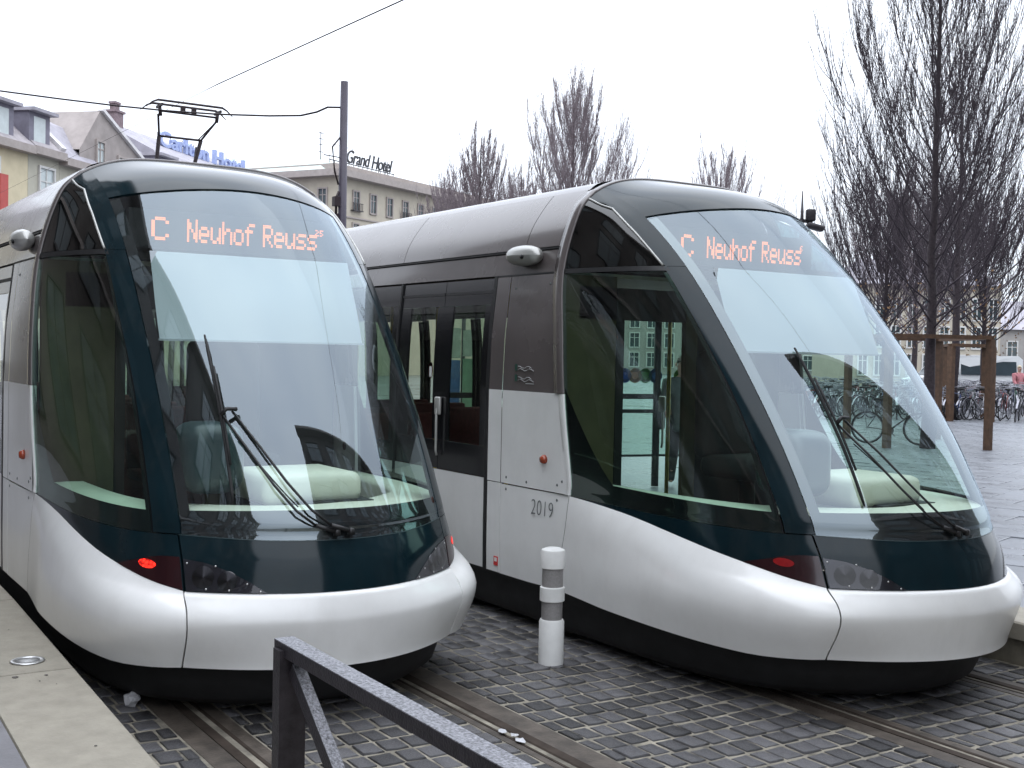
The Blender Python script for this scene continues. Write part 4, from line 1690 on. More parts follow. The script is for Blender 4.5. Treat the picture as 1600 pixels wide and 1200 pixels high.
# ------------------------------------------------------------------ people
def skinned(name, chain, edges, radii, mname, parent, levels=2):
    me = bpy.data.meshes.new(name)
    me.from_pydata(chain, edges, [])
    o = bpy.data.objects.new(name, me)
    COL.objects.link(o)
    md = o.modifiers.new('skin', 'SKIN')
    md.use_smooth_shade = True
    sv = me.skin_vertices[0].data
    for i, r in enumerate(radii):
        sv[i].radius = (r, r) if not isinstance(r, tuple) else r
    sv[0].use_root = True
    s2 = o.modifiers.new('sub', 'SUBSURF')
    s2.levels = s2.render_levels = levels
    dg = bpy.context.evaluated_depsgraph_get()
    m2 = bpy.data.meshes.new_from_object(o.evaluated_get(dg))
    bpy.data.objects.remove(o)
    m2.materials.clear()
    m2.materials.append(MATS[mname])
    m2.polygons.foreach_set('use_smooth', [True] * len(m2.polygons))
    ob = bpy.data.objects.new(name, m2)
    ob.parent = parent
    COL.objects.link(ob)
    return ob


def person(label, loc, rz, h, coat, trousers, hair, bag=True, stride=.22):
    p = empty('person', label, 'person', loc, rz)
    s_ = h / 1.75
    Vv = lambda *a: tuple(x * s_ for x in a)
    # body: pelvis root, walking along +x
    ch = [Vv(0, 0, .95), Vv(0, 0, 1.18), Vv(.02, 0, 1.40), Vv(.03, 0, 1.50), Vv(.05, 0, 1.60), Vv(.055, 0, 1.70),
          Vv(0, .10, .90), Vv(stride * .6, .10, .50), Vv(stride * .8, .10, .09), Vv(stride * .8 + .16, .11, .04),
          Vv(0, -.10, .90), Vv(stride * .1, -.10, .50), Vv(-stride * 1.1, -.10, .13), Vv(-stride * 1.1 + .13, -.11, .04),
          Vv(.02, .19, 1.40), Vv(-.05, .24, 1.14), Vv(.06, .23, .90), Vv(.09, .22, .80),
          Vv(.02, -.19, 1.40), Vv(.05, -.24, 1.14), Vv(.20, -.22, .98), Vv(.27, -.20, .93)]
    ed = [(0, 1), (1, 2), (2, 3), (3, 4), (4, 5), (0, 6), (6, 7), (7, 8), (8, 9), (0, 10), (10, 11), (11, 12), (12, 13), (2, 14), (14, 15), (15, 16), (16, 17), (2, 18), (18, 19), (19, 20), (20, 21)]
    ra = [.13, .13, .12, .055, .085, .075, .09, .065, .045, .035, .09, .065, .045, .035, .06, .05, .035, .035, .06, .05, .035, .035]
    skinned('body', ch, ed, [r * s_ for r in ra], 'skin', p)
    # coat with sleeves
    ch2 = [Vv(0, 0, .98), Vv(0, 0, 1.18), Vv(.02, 0, 1.41), Vv(.02, 0, 1.49), Vv(.02, .19, 1.40), Vv(-.05, .245, 1.14), Vv(.05, .235, .93), Vv(.02, -.19, 1.40), Vv(.05, -.245, 1.14), Vv(.18, -.225, 1.0), Vv(0, 0, .72)]
    ed2 = [(0, 1), (1, 2), (2, 3), (2, 4), (4, 5), (5, 6), (2, 7), (7, 8), (8, 9), (0, 10)]
    ra2 = [(.19, .17), (.17, .15), (.16, .13), .075, .085, .068, .055, .085, .068, .055, (.21, .18)]
    skinned('coat', ch2, ed2, [tuple(x * s_ for x in r) if isinstance(r, tuple) else r * s_ for r in ra2], coat, p)
    ch3 = [Vv(0, 0, .92), Vv(0, .10, .86), Vv(stride * .6, .10, .50), Vv(stride * .8, .10, .12), Vv(0, -.10, .86), Vv(stride * .1, -.10, .50), Vv(-stride * 1.1, -.10, .16), Vv(stride * .8 + .15, .11, .05), Vv(-stride * 1.1 + .13, -.11, .05)]
    skinned('trousers', ch3, [(0, 1), (1, 2), (2, 3), (0, 4), (4, 5), (5, 6), (3, 7), (6, 8)], [x * s_ for x in (.14, .115, .085, .07, .115, .085, .07, .05, .05)], trousers, p)
    # hair: cap over the skull
    b = MB()
    rows = []
    for th in lin(0, 1.75, 8):
        rows.append([(.045 * s_ + .088 * s_ * math.sin(th) * math.cos(a) - .012 * s_, .080 * s_ * math.sin(th) * math.sin(a), 1.685 * s_ + .095 * s_ * math.cos(th) + (.03 * s_ if math.cos(a) > .3 and th > 1.2 else 0)) for a in lin(0, 2 * PI, 17)])
    b.grid(np.array(rows), 0, True)
    b.obj('hair', hair, p)
    # nose and ears give the head a front
    b = MB()
    b.rbox((.137 * s_, 0, 1.645 * s_), (.035 * s_, .026 * s_, .045 * s_), .009)
    b.rbox((.05 * s_, .088 * s_, 1.65 * s_), (.035 * s_, .018 * s_, .055 * s_), .007)
    b.rbox((.05 * s_, -.088 * s_, 1.65 * s_), (.035 * s_, .018 * s_, .055 * s_), .007)
    b.obj('nose_and_ears', 'skin', p)
    b = MB()
    for sy in (-1, 1):
        b.rbox((.128 * s_, sy * .032 * s_, 1.672 * s_), (.012, .02, .010), .004)
    b.box((.132 * s_, 0, 1.612 * s_), (.008, .04, .008))
    b.obj('eyes_and_mouth', 'cloth_dark', p)
    return p


pm = person('grey-coated walker with grey hair, seen through the cab of the right tram', (-6.18, 7.98, PZ), math.radians(-35), 1.76, 'coat_grey', 'cloth_dark', 'hair_grey')
bg_ = MB()
bg_.rbox((0, 0, .19), (.34, .12, .38), .03)
bg_.tube([(-.08, 0, .37), (-.06, 0, .55), (.06, 0, .55), (.08, 0, .37)], .010, 6)
o = bg_.obj('shoulder_bag', 'cloth_dark')
o.location = (-6.27, 7.66, PZ + .78)
o.rotation_euler = (0, 0, math.radians(-30))
tag(o, 'dark shoulder bag hanging at the side of the grey-coated walker', 'bag')
g0 = at(1590, 640, 46)
person('pale-haired person in pink standing among the parked bicycles', (g0.x, g0.y, PZ), math.radians(-20), 1.68, 'coat_pink', 'cloth_dark', 'hair_pale', stride=.05)


# ------------------------------------------------------------------ bicycles
def make_bike(fm, label, basket=False):
    k = empty('bicycle', label, 'bicycle', (0, 0, 0), 0, 'bicycles parked in rows on the plaza')
    R_ = .33
    for wx in (-.53, .53):
        b = MB()
        b.tube([(wx + R_ * math.cos(a), 0, R_ + .02 + R_ * math.sin(a)) for a in lin(0, 2 * PI, 21)[:-1]], .019, 5, 0, closed=True)
        w = b.obj('wheel', 'tyre', k)
        b = MB()
        b.tube([(wx + .305 * math.cos(a), 0, R_ + .02 + .305 * math.sin(a)) for a in lin(0, 2 * PI, 17)[:-1]], .009, 4, 0, closed=True)
        for a in lin(0, PI, 8)[:-1]:
            b.bar((wx + .3 * math.cos(a), 0, R_ + .02 + .3 * math.sin(a)), (wx - .3 * math.cos(a), 0, R_ + .02 - .3 * math.sin(a)), .004, .004)
        b.tube([(wx, -.04, R_ + .02), (wx, .04, R_ + .02)], .022, 6)
        b.obj('rim', 'chrome', w)
        b = MB()
        aa = lin(.35, 2.6, 9) if wx > 0 else lin(.2, 2.9, 9)
        G = np.array([[(wx + .365 * math.cos(a), y, R_ + .02 + .365 * math.sin(a)) for y in (-.026, 0, .026)] for a in aa])
        b.grid(G, 0, True)
        b.obj('mudguard', 'chrome', k)
    b = MB()
    hub_r, hub_f = (-.53, 0, .35), (.53, 0, .35)
    bb, st, hd, hb = (-.08, 0, .30), (-.24, 0, .80), (.36, 0, .86), (.40, 0, .70)
    for p, q, r in ((bb, st, .017), (bb, hb, .019), (st, hd, .016), (hub_r, bb, .011), (hub_r, st, .010), (hd, hb, .02), (hb, hub_f, .014)):
        b.tube([p, q], r, 6)
    b.obj('frame', fm, k)
    b = MB()
    b.tube([hd, (.33, 0, 1.00)], .013, 6)
    b.tube([(.20, -.30, 1.02), (.34, -.20, 1.03), (.36, 0, 1.00), (.34, .20, 1.03), (.20, .30, 1.02)], .012, 6)
    b.obj('handlebar', 'chrome', k)
    b = MB()
    b.tube([st, (-.27, 0, .93)], .013, 6)
    b.rbox((-.29, 0, .955), (.26, .15, .06), .025)
    b.obj('saddle', 'rubber', k)
    b = MB()
    b.lathe([(.0, -.01), (.09, -.008), (.09, .008), (.0, .01)], 12, 0, (bb[0], .05, bb[2]), 'y')
    b.bar((bb[0], .07, bb[2]), (bb[0] + .11, .07, bb[2] - .12), .02, .02)
    b.bar((bb[0], -.07, bb[2]), (bb[0] - .11, -.07, bb[2] + .12), .02, .02)
    b.obj('crank', 'chrome', k)
    if basket:
        b = MB()
        for z, a in ((.74, .11), (.80, .12), (.88, .13), (.96, .14)):
            b.tube([(.58 - a, -a, z), (.58 + a, -a, z), (.58 + a, a, z), (.58 - a, a, z)], .006, 4, closed=True)
        for i, j in ((-1, -1), (1, -1), (1, 1), (-1, 1), (0, 1), (0, -1), (1, 0), (-1, 0)):
            b.bar((.58 + i * .11, j * .11, .74), (.58 + i * .14, j * .14, .96), .008, .008)
        b.obj('basket', 'chrome', k)
    else:
        b = MB()
        b.bar((-.66, -.05, .74), (-.28, -.05, .76), .012, .012)
        b.bar((-.66, .05, .74), (-.28, .05, .76), .012, .012)
        b.bar((-.55, .05, .37), (-.60, .06, .74), .01, .01)
        b.bar((-.55, -.05, .37), (-.60, -.06, .74), .01, .01)
        b.obj('luggage_rack', 'chrome', k)
    return k


protos = [make_bike('bike_black', 'x'), make_bike('bike_blue', 'x', True), make_bike('bike_red', 'x'), make_bike('bike_green', 'x'), make_bike('bike_silver', 'x', True)]
cname = ['black', 'dark blue', 'dark red', 'dark green', 'silver']
rowname = ['nearest', 'second', 'third', 'fourth', 'fifth', 'farthest']
used = [False] * 5
rb = random.Random(11)
ORD = ('first second third fourth fifth sixth seventh eighth ninth tenth eleventh twelfth thirteenth fourteenth fifteenth sixteenth seventeenth eighteenth nineteenth twentieth').split()
ORD += ['twenty-' + w for w in ORD[:9]] + ['thirtieth'] + ['thirty-' + w for w in ORD[:9]] + ['fortieth']
for ri, Zr in enumerate((37, 39.5, 42, 45, 48, 51.5)):
    px_ = 1200 + rb.uniform(0, 20)
    cnt = 0
    while px_ < 1690:
        k = rb.choices(range(5), (5, 2, 2, 2, 2))[0]
        g = at(px_, 640, Zr + rb.uniform(-.5, .5))
        o = protos[k] if not used[k] else dup(protos[k])
        used[k] = True
        o.location = (g.x, g.y, PZ)
        o.rotation_euler = (rb.uniform(-.16, .16), 0, rb.choice((0, PI)) + math.radians(57) + math.radians(rb.uniform(25, 75)))
        cnt += 1
        o['label'] = '%s bicycle with %s, %s from the left in the %s bicycle row' % (cname[k], 'wire basket' if k in (1, 4) else 'rear rack', ORD[cnt - 1], rowname[ri])
        px_ += rb.uniform(.30, .50) * 1874 / Zr
bk = dup(protos[0])
g = at(1395, 705, 25.4)
bk.location = (g.x, g.y, PZ)
bk.rotation_euler = (-.12, 0, math.radians(57 - 18))
bk['label'] = 'lone black bicycle leaning at the tree guard, seen through the right windscreen'
bk['group'] = 'bicycles leaning at the tree guard'


# ------------------------------------------------------------------ trees and guards
def limb_pts(p0, az, out, up, n, curve, rr, wob):
    pts = [p0]
    tilt = out
    d = None
    p = p0
    for i in range(n):
        tilt = out * (1 - curve * (i + 1) / n)
        st = up / n
        az2 = az + rr.uniform(-wob, wob)
        p = p + Vector((math.cos(az2) * math.sin(tilt), math.sin(az2) * math.sin(tilt), math.cos(tilt))) * st
        pts.append(p)
    return pts


def bare_tree(label, loc, h, r0, z0, wid, nl, nb, nt_, seed, tw='twig', mt='bark', group=None, minr=.006, lean=(0, 0), leaves=0, pale=0):
    t = empty('bare_tree', label, 'tree', loc, 0, group)
    rr = random.Random(seed)
    trunk = MB()
    tp = [Vector((lean[0] * z / h + rr.uniform(-.03, .03) * (z > .5), lean[1] * z / h + rr.uniform(-.03, .03) * (z > .5), z)) for z in lin(0, h * .86, 12)]
    rs = [r0 * (1.25 if i == 0 else 1) * (1 - .93 * (i / 11) ** .85) + .006 for i in range(12)]
    trunk.tube(tp, rs, 9)
    if pale:
        kz = [p for p in tp if p.z < pale]
    trunk.obj('trunk', mt if not pale else 'bark_pale', t) if pale and False else trunk.obj('trunk', mt, t)
    cr = MB()
    tz = [p.z for p in tp]

    def on_trunk(z):
        for a, c in zip(tp, tp[1:]):
            if z <= c.z:
                f = (z - a.z) / (c.z - a.z)
                return a.lerp(c, f)
        return tp[-1]
    for i in range(nl):
        f = (i + rr.random()) / nl
        z = z0 + (h * .72 - z0) * f ** 1.15
        p0 = on_trunk(z)
        az = i * 2.399963 + rr.uniform(-.4, .4)
        # length so that the tip reaches the egg-shaped envelope
        out = math.radians(66 - 42 * f) * rr.uniform(.85, 1.12)
        ln = (wid / math.sin(math.radians(46))) * (1.0 - .55 * f) * rr.uniform(.8, 1.15) * 1.35
        lp = limb_pts(p0, az, out, ln, 7, .72, rr, .16)
        rb_ = max(minr * 2.0, r0 * .21 * (1 - .55 * f))
        cr.tube(lp, [rb_ + (minr - rb_) * (k / 7) ** .7 for k in range(8)], 4 if nb > 6 else 3, caps=False, smooth=False)
        for j in range(nb):
            g_ = rr.uniform(.15, .98)
            k = min(6, int(g_ * 7))
            q0 = lp[k].lerp(lp[k + 1], g_ * 7 - k)
            az2 = az + rr.uniform(-1.5, 1.5)
            l2 = ln * rr.uniform(.25, .55) * (1.1 - .5 * g_)
            bp_ = limb_pts(q0, az2, out * rr.uniform(.45, 1.0), l2, 4, .75, rr, .2)
            r2 = max(minr * 1.3, rb_ * .4)
            cr.tube(bp_, [r2, r2 * .8, r2 * .65, minr * .9, minr * .6], 3, caps=False, smooth=False)
            for m_ in range(nt_):
                k = rr.randrange(4)
                q1 = bp_[k].lerp(bp_[k + 1], rr.random())
                tp_ = limb_pts(q1, az2 + rr.uniform(-1.8, 1.8), math.radians(rr.uniform(10, 55)), l2 * rr.uniform(.25, .55), 2, .6, rr, .3)
                cr.tube(tp_, [minr * .85, minr * .7, minr * .45], 3, caps=False, smooth=False)
    o = cr.obj('crown', tw, t)
    if leaves:
        lf = MB()
        for i in range(leaves):
            a = rr.uniform(0, 2 * PI)
            r_ = wid * rr.random() ** .5
            p = Vector((r_ * math.cos(a), r_ * math.sin(a), z0 + rr.uniform(-.3, 1.4)))
            e1 = Vector((rr.uniform(-1, 1), rr.uniform(-1, 1), rr.uniform(-1, 1))).normalized() * .05
            e2 = e1.cross(Vector((rr.uniform(-1, 1), rr.uniform(-1, 1), rr.uniform(-1, 1)))).normalized() * .035
            lf.add([p - e1, p - e2, p + e1, p + e2], [(0, 1, 2, 3)])
        o = lf.obj('dry_leaves', 'dry_leaf', t)
        o['kind'] = 'stuff'
    return t


def gnd(px_, Z, py=700):
    q = at(px_, py, Z)
    return (q.x, q.y, PZ)


TG = 'bare trees on the plaza'
bare_tree('tall bare tree with dense upswept branches, nearest the right edge of the view', gnd(1449, 24.5), 12.6, .125, 2.4, 2.8, 66, 12, 9, 1, minr=.0044, group=TG)
bare_tree('slimmer bare tree close behind the tallest one, at the second guard', gnd(1488, 37), 12.8, .15, 3.0, 3.4, 50, 10, 6, 2, minr=.006, group=TG, leaves=260)
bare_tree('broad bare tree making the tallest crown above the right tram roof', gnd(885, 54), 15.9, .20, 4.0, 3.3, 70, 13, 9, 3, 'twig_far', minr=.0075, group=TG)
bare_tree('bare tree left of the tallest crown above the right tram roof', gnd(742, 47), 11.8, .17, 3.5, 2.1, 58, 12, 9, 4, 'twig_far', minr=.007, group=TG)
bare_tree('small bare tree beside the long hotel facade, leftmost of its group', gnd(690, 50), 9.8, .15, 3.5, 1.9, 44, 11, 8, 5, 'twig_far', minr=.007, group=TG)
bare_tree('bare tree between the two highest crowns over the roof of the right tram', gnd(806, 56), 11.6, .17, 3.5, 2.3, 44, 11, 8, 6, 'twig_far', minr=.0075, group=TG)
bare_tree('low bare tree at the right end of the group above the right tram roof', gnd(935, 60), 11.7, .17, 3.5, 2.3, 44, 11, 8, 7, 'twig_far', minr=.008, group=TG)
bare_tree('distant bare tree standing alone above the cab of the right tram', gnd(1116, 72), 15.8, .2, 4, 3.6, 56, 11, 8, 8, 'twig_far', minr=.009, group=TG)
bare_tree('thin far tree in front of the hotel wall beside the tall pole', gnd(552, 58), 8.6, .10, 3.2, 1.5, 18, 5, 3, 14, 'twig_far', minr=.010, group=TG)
bare_tree('dark bushy tree right beside the windscreen edge behind the tallest tree', gnd(1378, 44), 8.2, .16, 2.2, 3.0, 60, 12, 7, 9, minr=.008, group=TG, leaves=200)
bare_tree('dark spreading tree behind the bicycles near the pale bus', gnd(1532, 50), 8.0, .16, 2.4, 3.2, 60, 12, 7, 10, minr=.008, group=TG, leaves=300)
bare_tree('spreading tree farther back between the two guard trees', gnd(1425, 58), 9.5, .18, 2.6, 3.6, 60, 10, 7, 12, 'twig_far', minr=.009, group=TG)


def guard(label, corners, h, w):
    c0 = Vector(corners[0])
    t = empty('tree_guard', label, 'tree guard', (c0.x, c0.y, PZ), 0, 'timber tree guards')
    L_ = [Vector((c[0], c[1], 0)) - Vector((c0.x, c0.y, 0)) for c in corners]
    for p in L_:
        b = MB()
        b.box(p + Vector((0, 0, h / 2)), (w, w, h), rot=None)
        o = b.obj('post', 'rust_wood', t)
    for i in range(4):
        b = MB()
        p, q = L_[i], L_[(i + 1) % 4]
        dz = h - .09 - (.005 if i % 2 else 0)
        b.bar(p + Vector((0, 0, h + .042 - (.004 if i % 2 else 0))), q + Vector((0, 0, h + .042 - (.004 if i % 2 else 0))), w * 1.05, .08)
        b.obj('top_rail', 'rust_wood', t)
    return t


guard('brown timber guard round the tallest tree, nearest the windscreen edge', [gnd(1385, 24.3), gnd(1543, 24.3), gnd(1463, 27.4), gnd(1322, 27.2)], 2.24, .13)
guard('farther timber tree guard in front of the bicycle rows', [gnd(1482, 36), gnd(1546, 36), gnd(1536, 38), gnd(1474, 38)], 2.25, .17)

# ------------------------------------------------------------------ vehicles beyond
gv = at(1500, 640, 56)
vn = empty('parked_van', 'white van with dark windows behind the bicycle rows', 'van', (gv.x, gv.y, PZ), math.radians(57 + 180))
prof = [(-2.5, .35), (2.35, .35), (2.5, .55), (2.48, .95), (1.75, 1.15), (1.1, 1.95), (.9, 2.08), (-2.3, 2.12), (-2.5, 1.95)]
b = MB()
n = len(prof)
for yy, sc in ((-.98, 1), (.98, 1)):
    pass
vs = [(x, -.95 + (.10 if z > 1.3 else 0), z) for x, z in prof] + [(x, .95 - (.10 if z > 1.3 else 0), z) for x, z in prof]
b.add(vs, [list(range(n))[::1], list(range(n, 2 * n))[::-1]] + [(i, n + i, n + (i + 1) % n, (i + 1) % n) for i in range(n)])
body = fixn(b.obj('body', 'vehicle_white', vn))
for sg in (-1, 1):
    for x0, x1 in ((1.45, .45), (.35, -.9), (-1.0, -2.2)):
        b = MB()
        zt, zb = 1.85, 1.22
        b.add([(x0, sg * .96, zb), (x1, sg * .96, zb), (x1, sg * .865, zt), (x0 - (.45 if x0 > 1 else 0), sg * .865, zt)], [(0, 1, 2, 3)])
        b.obj('side_window', 'vehicle_glass', vn)
b = MB()
b.add([(1.765, -.80, 1.18), (1.765, .80, 1.18), (1.13, .74, 1.92), (1.13, -.74, 1.92)], [(0, 1, 2, 3)])
b.obj('windscreen', 'vehicle_glass', vn)
for wx in (-1.6, 1.55):
    for sg in (-1, 1):
        MB().lathe([(.0, -.10), (.2, -.11), (.33, -.10), (.34, 0), (.33, .10), (.2, .11), (.0, .10)], 18, 0, (wx, sg * .90, .34), 'y').obj('wheel', 'tyre', vn)
for sg in (-1, 1):
    MB().rbox((2.46, sg * .7, .82), (.1, .3, .18), .03).obj('headlight', 'chrome', vn)

gb = at(1785, 640, 66)
bs = empty('bus', 'pale bus with a white roof and dark windows at the right edge', 'bus', (gb.x, gb.y, PZ), math.radians(57))
b = MB()
b.rbox((0, 0, 1.7), (11.5, 2.5, 2.6), .15)
b.obj('body', 'vehicle_white', bs)
b = MB()
b.rbox((0, 0, 3.12), (9.5, 2.2, .34), .12)
b.obj('roof_box', 'vehicle_white', bs)
for sg in (-1, 1):
    for i in range(7):
        b = MB()
        b.box((-5.0 + 1.55 * i + .1, sg * 1.252, 1.85), (1.42, .012, 1.35))
        b.obj('side_window', 'vehicle_glass', bs)
for sg in (-1, 1):
    b = MB()
    b.box((sg * 5.752, 0, 1.95), (.012, 2.1, 1.3))
    b.obj('end_window', 'vehicle_glass', bs)
for wx in (-3.4, 3.2):
    for sg in (-1, 1):
        MB().lathe([(.0, -.14), (.28, -.15), (.47, -.14), (.48, 0), (.47, .14), (.28, .15), (.0, .14)], 18, 0, (wx, sg * 1.14, .48), 'y').obj('wheel', 'tyre', bs)


# ------------------------------------------------------------------ buildings
def frame_of(p, q):
    p, q = Vector((p[0], p[1], 0)), Vector((q[0], q[1], 0))
    d = (q - p).normalized()
    n = Vector((d.y, -d.x, 0))
    return p, d, n, (q - p).length


def window(parent, o, d, n, s, z, w, h, pane='win_pane', bal=False, fm='win_frame'):
    """window at distance s along the wall, its sill at height z; o wall origin (local), d along, n outwards"""
    c = o + d * s
    b = MB()
    t = .10
    A = lambda a, zz, k: c + d * a + n * k + Vector((0, 0, zz))
    for a0, a1, z0, z1 in ((-w / 2 - t, -w / 2, z - t, z + h + t), (w / 2, w / 2 + t, z - t, z + h + t), (-w / 2, w / 2, z + h, z + h + t), (-w / 2 - .05, w / 2 + .05, z - t, z)):
        mid = A((a0 + a1) / 2, (z0 + z1) / 2, .04)
        rot = Matrix((d, n, Vector((0, 0, 1)))).transposed()
        b.box(mid, (abs(a1 - a0), .12, z1 - z0), rot=rot)
    rot = Matrix((d, n, Vector((0, 0, 1)))).transposed()
    b.box(A(0, z + h / 2, .02), (.06, .05, h), rot=rot)
    b.box(A(0, z + h * .68, .021), (w, .045, .05), rot=rot)
    f = b.obj('window', fm, parent)
    b = MB()
    b.add([A(-w / 2, z, .012), A(w / 2, z, .012), A(w / 2, z + h, .012), A(-w / 2, z + h, .012)], [(0, 1, 2, 3)])
    b.obj('pane', pane, f)
    if bal:
        b = MB()
        b.box(A(0, z + .45, .22), (w + .5, .04, .05), rot=rot)
        for k in lin(-w / 2 - .2, w / 2 + .2, 7):
            b.box(A(k, z + .2, .22), (.03, .03, .5), rot=rot)
        b.box(A(0, z - .05, .14), (w + .5, .25, .06), rot=rot)
        b.obj('balcony', 'steel_dark', f)
    return f


def wall_block(parent, name, mname, o, d, n, length, depth, z0, z1):
    b = MB()
    pts = [o, o + d * length, o + d * length - n * depth, o - n * depth]
    vs = [p + Vector((0, 0, z0)) for p in pts] + [p + Vector((0, 0, z1)) for p in pts]
    b.add(vs, [(0, 1, 5, 4), (1, 2, 6, 5), (2, 3, 7, 6), (3, 0, 4, 7), (4, 5, 6, 7)])
    return fixn(b.obj(name, mname, parent))


# row of old houses on the left
PA, PB = at(0, 226, 50), at(105, 253, 54.7)
dv = (Vector((PB.x, PB.y, 0)) - Vector((PA.x, PA.y, 0))).normalized()
P0 = Vector((PA.x, PA.y, 0)) - dv * 9.0
EZ = 10.3


def house(label, s0, s1, wallm, eave, ridge, roofm, seed, dormers, chims, gable=False, panes='curtain', parapet=False):
    o = P0 + dv * s0
    ln = s1 - s0
    h = empty('house', label, 'house', (o.x, o.y, PZ), 0, 'old hotels along the street')
    d = dv
    n = Vector((d.y, -d.x, 0))
    if n.dot(CAM - o) < 0:
        n = -n
    O = Vector((0, 0, 0))
    ez, rz = eave - PZ, ridge - PZ
    wall_block(h, 'wall', wallm, O, d, n, ln, 11, 0, ez)
    # cornice
    b = MB()
    rot = Matrix((d, n, Vector((0, 0, 1)))).transposed()
    b.box(d * ln / 2 + n * .18 + Vector((0, 0, ez + .12)), (ln, .5, .34), rot=rot)
    b.box(d * ln / 2 + n * .06 + Vector((0, 0, ez - 3.0)), (ln, .16, .16), rot=rot)
    b.obj('cornice', 'stone_trim', h)
    # roof
    b = MB()
    A = lambda s, k, z: d * s + n * k + Vector((0, 0, z))
    prof = [(.38, ez + .29), (-1.4, ez + .29 + (rz - ez) * .50), (-5.2, rz), (-9.5, ez + .3)]
    vs = [A(0, k, z) for k, z in prof] + [A(ln, k, z) for k, z in prof]
    m_ = len(prof)
    b.add(vs, [(i, i + 1, m_ + i + 1, m_ + i) for i in range(m_ - 1)])
    b.add([A(s, k, z) for s in (0.001, ln - .001) for k, z in prof], [(0, 1, 2, 3), (7, 6, 5, 4)])
    rf = fixn(b.obj('roof', roofm, h))
    # pale parapets on party walls
    b = MB()
    for s in ((ln - .15,) if parapet else ()):
        b.bar(A(s, .3, ez + .42), A(s, -1.4, ez + .42 + (rz - ez) * .50), .34, .22)
        b.bar(A(s, -1.4, ez + .42 + (rz - ez) * .50), A(s, -5.2, rz + .12), .34, .22)
    if parapet:
        b.obj('parapet', 'pale_parapet', rf)
    for (s, hh, w) in chims:
        b = MB()
        b.box(A(s, -5.0, rz + hh / 2 - .3), (w, w * .8, hh + .6), rot=rot)
        b.box(A(s, -5.0, rz + hh + .06), (w * 1.25, w, .12), rot=rot)
        b.obj('chimney', 'chimney_brick', rf)
    for s in dormers:
        b = MB()
        b.box(A(s, -.75, ez + 1.0), (1.5, 1.7, 1.55), rot=rot)
        dm = b.obj('dormer', 'dormer_lead', h)
        b = MB()
        b.box(A(s, -.6, ez + 1.84), (1.8, 2.1, .14), rot=rot)
        b.obj('dormer_roof', 'slate_roof', dm)
        b = MB()
        b.add([A(s - .42, .106, ez + .42), A(s + .42, .106, ez + .42), A(s + .42, .106, ez + 1.6), A(s - .42, .106, ez + 1.6)], [(0, 1, 2, 3)])
        b.obj('pane', 'curtain', dm)
    k = 1.3
    while k < ln - .8:
        for lv in range(3):
            window(h, O, d, n, k, ez - 2.3 - 3.1 * lv, 1.0, 1.75, panes)
        k += 2.35
    if gable:
        b = MB()
        gp = [(1.4, ez), (8.0, ez), (8.0, ez + .7), (3.1, 12.9), (1.4, ez + .9)]
        b.add([A(u_, .1, z_) for u_, z_ in gp] + [A(u_, -3.5, z_) for u_, z_ in gp], [(0, 1, 2, 3, 4), (2, 7, 8, 3), (3, 8, 9, 4)])
        b.bar(A(8.1, .12, ez + .75), A(3.1, .12, 12.98), .3, .16, 1)
        b.obj('gable', ['wall_brown', 'pale_parapet'], h)
        window(h, O + n * .1, d, n, 3.1, ez + .5, .6, 1.0, 'curtain', False, 'stone_trim')
        window(h, O + n * .1, d, n, 5.0, ez + .25, .6, .8, 'curtain', False, 'stone_trim')
    return h, o, d, n


house('yellow house with a grey dormer roof at the left edge', 0, 10.9, 'wall_yellow', EZ, 13.3, 'tile_roof', 1, (9.0,), [(10.2, .25, 1.4)])
house('narrow cream house with a pale sloping parapet beside the yellow house', 10.92, 13.2, 'wall_cream', EZ + .05, 13.4, 'tile_roof', 2, (.65,), [], parapet=True)
house('cream house with a stone gable and one square chimney', 13.22, 23.9, 'wall_cream', EZ - .1, 13.8, 'slate_roof', 3, (9.2,), [(8.6, .35, .5)], True)
h4, o4, d4, n4 = house('long grey-roofed hotel carrying the blue rooftop letters', 23.92, 45.0, 'wall_cream', EZ - .1, 14.6, 'slate_roof', 4, (2, 6, 10, 14), [(2.1, .55, .8), (2.1, 1.05, .45)])
# blue letters along the ridge
sg_ = empty('rooftop_sign', 'big blue rooftop hotel letters above the long grey roof', 'sign', (o4.x + d4.x * 4.0, o4.y + d4.y * 4.0, 13.95), 0)
Md = Matrix((d4, Vector((0, 0, 1)), n4)).transposed().to_4x4()
me = text_mesh('Carlton Hotel', 1.25, .10, 0, .03, 1.0)
xs_ = [v.co.x for v in me.vertices]
SGL = 11.3
place_text('letter', me, 'sign_blue', sg_, Matrix.Translation(d4 * 0.1 - n4 * 3.4 + Vector((0, 0, -.25))) @ Md @ Matrix.Scale(SGL / max(xs_), 4, (1, 0, 0)))
b = MB()
b.bar(d4 * 0 - n4 * 3.5 + Vector((0, 0, -.3)), d4 * 10.6 - n4 * 3.5 + Vector((0, 0, -.3)), .07, .07)
for k in lin(.2, 10.4, 8):
    b.bar(d4 * k - n4 * 3.5 + Vector((0, 0, -1.4)), d4 * k - n4 * 3.5 + Vector((0, 0, .5)), .04, .04)
b.obj('sign_frame', 'wire', sg_)
q = P0 + dv * 8.0 + n4 * .5
rs = empty('red_sign', 'narrow red sign on the yellow house at the left edge', 'sign', (q.x, q.y, 8.2), 0)
b = MB()
rot4 = Matrix((dv, n4, Vector((0, 0, 1)))).transposed()
b.box((0, 0, 0), (.5, .9, 1.5), rot=rot4)
b.obj('panel', 'sign_red', rs)
b = MB()
b.box(n4 * -.6, (.08, .5, .08), rot=rot4)
b.obj('bracket', 'steel_dark', rs)

